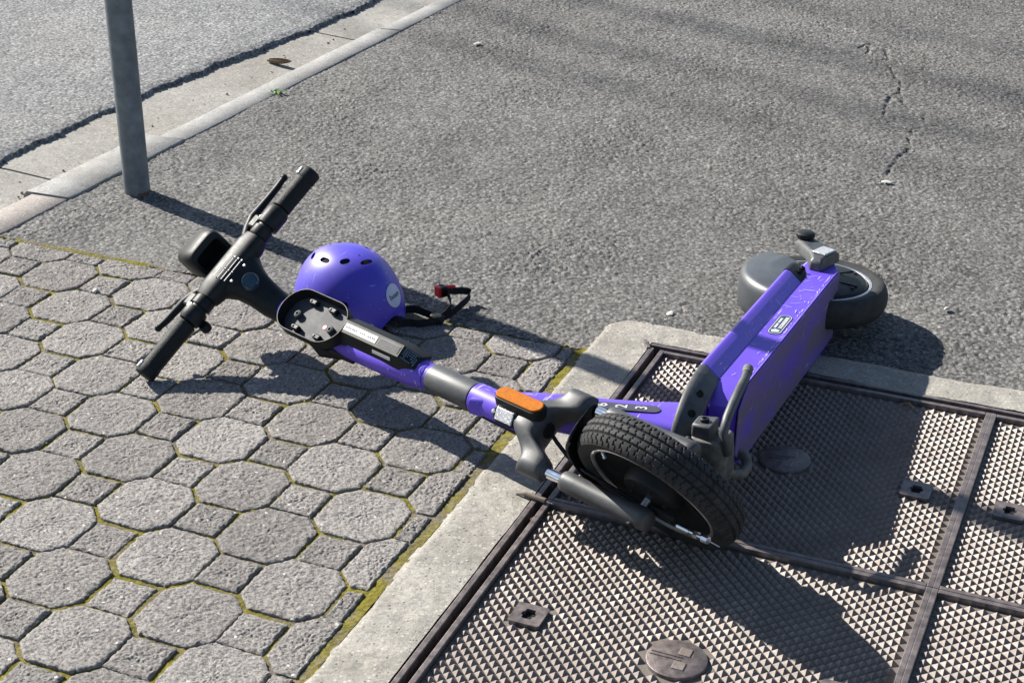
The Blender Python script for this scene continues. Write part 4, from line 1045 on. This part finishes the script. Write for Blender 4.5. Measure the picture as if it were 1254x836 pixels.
ribbon('chin_strap', [gp(538, 390, .012), gp(547, 383, .020), gp(552, 375, .030), gp(551, 366, .036), gp(547, 356, .040)], .016, .0018, hel)
ribbon('chin_strap', [gp(545, 355, .040), gp(556, 356, .030), gp(568, 356, .026), gp(575, 358, .022), gp(573, 366, .013), gp(564, 374, .011), gp(555, 382, .010), gp(545, 388, .010)], .0150, .0018, hel)
fr = Matrix.Translation(gp(541, 356, .040)) @ Matrix.Rotation(R(35), 4, 'Z')
mb = MB(); mb.box((0, 0, 0), (.016, .022, .022)); bk = part('buckle', mb, M['black'], hel, fr, .003, 40)
mb = MB(); mb.box((-.009, .0, .001), (.007, .019, .023)); part('buckle_release', mb, M['red'], hel, fr, .002, 40)
mb = MB(); mb.box((0, 0, 0), (.026, .007, .006)); part('buckle_prong', mb, M['red'], hel, Matrix.Translation(gp(550, 351, .048)) @ Matrix.Rotation(R(12), 4, 'Z'), .002, 40)

# ------------------------------------------------------------------ small things
def blob(name, u, v, r, mat, label, cat, flat=.3, group=None, z=.004):
    c = gp(u, v, 0); mb = MB(); rings = []; ph = [random.uniform(0, 6.28) for _ in range(3)]
    for k in range(5):
        t = k/4; rr_ = r*math.cos(t*1.45)
        rings.append([(rr_*(1+.25*math.sin(2*a+ph[0])+.12*math.sin(3*a+ph[1]))*math.cos(a), rr_*(1+.25*math.sin(2*a+ph[0])+.12*math.sin(5*a+ph[2]))*math.sin(a), r*flat*math.sin(t*1.45)) for a in [2*math.pi*i/14 for i in range(14)]])
    mb.loft(rings); o = part(name, mb, M[mat], None, Matrix.Translation((c.x, c.y, z)), 0, 60); tag(o, label, cat, group); return o
blob('gum_spot', 821, 386, .009, 'gum', 'pale flattened gum on the asphalt near the concrete corner', 'gum', .3)
blob('gum_spot', 1086, 225, .011, 'gum', 'pale gum lump at the lower end of the asphalt crack', 'gum', .3)
blob('pebble', 1159, 380, .006, 'gum', 'small light pebble on the asphalt right of the rear wheel', 'pebble', .6)
blob('gum_spot', 585, 55, .012, 'gum', 'pale flat gum spot high on the asphalt near the kerb', 'gum', .2)
blob('pebble', 117, 358, .007, 'gum', 'white pebble on an octagonal paver left of the handlebar', 'pebble', .5, None, .004)
# curled dry leaf in the gutter
mb = MB(); c = gp(343, 80, -.034); L = .085
secs = []
for k in range(9):
    t = k/8; wdt = .021*math.sin(math.pi*min(1, .12+t*.86))**.7; sec = []
    for j in range(9):
        a = -1.9+3.8*j/8; sec.append(((t-.5)*L, wdt*.55*math.sin(a), .010-wdt*.5*math.cos(a)+.008*t))
    sec2 = [(x, y*.93, z+.0008) for x, y, z in sec[::-1]]; secs.append(sec+sec2)
mb.loft(secs); o = part('dry_leaf', mb, M['leaf_brown'], None, Matrix.Translation(c) @ Matrix.Rotation(R(-28), 4, 'Z'), 0, 50); tag(o, 'curled brown dry leaf lying in the concrete gutter', 'leaf')
# weed
wc = gp(339, 116, 0); weed = empty('weed', wc); tag(weed, 'small bright green weed sprouting along the kerb edge', 'weed')
for k in range(9):
    a = random.uniform(0, 6.28); L = random.uniform(.012, .026); d = Vector((math.cos(a), math.sin(a), 0)); s_ = Vector((-d.y, d.x, 0)); p0 = Vector((random.uniform(-.008, .008), random.uniform(-.008, .008), .002)); mb = MB()
    mb.loft([[p0+s_*.001, p0-s_*.001, p0+Vector((0, 0, .0006))], [p0+d*L*.5+s_*L*.22+Vector((0, 0, .010)), p0+d*L*.5-s_*L*.22+Vector((0, 0, .010)), p0+d*L*.5+Vector((0, 0, .0075))], [p0+d*L+s_*.0006+Vector((0, 0, .006)), p0+d*L-s_*.0006+Vector((0, 0, .006)), p0+d*L+Vector((0, 0, .0066))]])
    part('leaf', mb, M['leaf_green'], weed, Matrix.Translation(wc), 0, 50)
# twig and debris at the pit frame
a, b = gp(632, 604, .004), gp(668, 613, .009); mb = MB(); mb.tube([a, a.lerp(b, .35)+Vector((0, 0, .004)), b], [.0012, .0038, .0048], 8); o = part('twig', mb, M['bark']); tag(o, 'short dark twig beside the pit frame under the fork leg', 'twig')
c = gp(655, 637, -.004); mb = MB(); mb.loft([[(-.008, -.004, 0), (-.008, .004, .001), (-.008, 0, .004)], [(0, -.006, .004), (0, .006, .003), (0, 0, .009)], [(.011, -.002, .002), (.011, .003, .002), (.011, 0, .004)]]); o = part('leaf_scrap', mb, M['rust'], None, Matrix.Translation(c)); tag(o, 'orange brown leaf scrap stuck in the slot of the pit frame', 'leaf')
c = gp(1112, 497, .003); mb = MB(); mb.tube([(-.012, 0, 0), (0, .002, .003), (.012, -.002, .001)], [.002, .004, .002], 8); o = part('twig', mb, M['leaf_brown'], None, Matrix.Translation(c) @ Matrix.Rotation(R(-40), 4, 'Z')); tag(o, 'small brown scrap on the far edge bar of the covers', 'twig')

# loose grit
def grit(name, n, p0, p1, q0, q1, z, mat, rmin, rmax, label, seed, keep=lambda p, q: True):
    r_ = random.Random(seed); mb = MB(); k = 0
    while k < n:
        p, q = r_.uniform(p0, p1), r_.uniform(q0, q1)
        if not keep(p, q): continue
        k += 1; x, y, _ = W(p, q); r = rmin*(rmax/rmin)**(r_.random()**2.2); h = r*r_.uniform(.5, .9); a0 = r_.uniform(0, 6)
        ring = [(x+r*r_.uniform(.7, 1.2)*math.cos(a0+t*1.2566), y+r*r_.uniform(.6, 1.1)*math.sin(a0+t*1.2566), z-r*.2) for t in range(5)]
        mid = [(x+(vx-x)*.85, y+(vy-y)*.85, z+h*.55) for vx, vy, _ in ring]
        mb.add(ring+mid+[(x, y, z+h)], [(t, (t+1) % 5, 5+(t+1) % 5, 5+t) for t in range(5)]+[(5+t, 5+(t+1) % 5, 10) for t in range(5)])
    o = part(name, mb, M[mat], None, None, 0, 0); tag(o, label, 'grit', kind='stuff')
onfp = lambda p, q: p > kerb_p(q)+.01 and (q < .03) and not (p > -.14 and q > -.115)
grit('grit', 240, -1.5, 2.0, -3.2, .03, .0015, 'gum', .0012, .0042, 'scattered pale grit on the asphalt footpath', 3, onfp)
grit('grit', 260, -1.5, -.16, .05, 1.4, .0010, 'gum', .0010, .0034, 'scattered pale grit on the pavers', 4)
grit('grit', 90, .0, 1.0, .0, 1.1, -.002, 'leaf_brown', .0012, .0040, 'brown crumbs of leaf and dirt on the iron covers', 5)
grit('grit', 160, -1.80, -1.62, -2.4, .2, -.033, 'leaf_brown', .0012, .0050, 'brown dirt crumbs lying in the gutter', 6, lambda p, q: road_p(q)+.03 < p < kerb_p(q)-.10)
grit('grit', 220, -.0205, -.0095, .0, 1.2, -.036, 'leaf_brown', .0015, .0055, 'leaf crumbs fallen into the slot along the pit frame', 8)
# ------------------------------------------------------------------ bare street tree across the road: only its branch shadows reach the picture
tree = empty('bare_tree', (-10.9, 14.22, -.14)); tag(tree, 'bare upright street tree across the road casting thin branch shadows on the asphalt', 'tree')
TT = Matrix.Translation((-10.9, 14.22, -.14))
mb = MB(); mb.tube([(0, 0, -.2), (.02, 0, .8), (.05, -.03, 5.0), (.06, -.04, 8.5)], [.20, .16, .13, .09], 12); part('trunk', mb, M['bark'], tree, TT)
rt2 = random.Random(9)
side = Vector((.6408, .7677, 0)); away = Vector((.7677, -.6408, 0))
for off, top, lean, r in ((-.32, 10.6, .0, .010), (-.02, 11.2, .02, .014), (.36, 11.0, -.02, .016), (.70, 10.6, .05, .011)):
    mb = MB(); p = Vector((.06, -.04, 8.4+rt2.uniform(-.2, .1))); pts = [p]; n = 9; e = side*off+away*rt2.uniform(-.5, .5)
    for k in range(1, n+1):
        t = k/n; pts.append(Vector((.06, -.04, 0))+e*min(1, t*3.2)**.8+side*lean*t+Vector((rt2.uniform(-.05, .05), rt2.uniform(-.05, .05), p.z+(top-p.z)*t)))
    mb.tube(pts, [r*1.5*(1-.5*k/n) for k in range(n+1)], 8)
    for k in range(4, n):
        d = (side*rt2.uniform(-.2, .2)+away*rt2.uniform(-.35, .35)+Vector((0, 0, 1))).normalized(); mb.tube([pts[k], pts[k]+d*.3+side*rt2.uniform(-.05, .05), pts[k]+d*rt2.uniform(.6, .9)], [r*.55, r*.4, .004], 6)
    part('branch', mb, M['bark'], tree, TT)
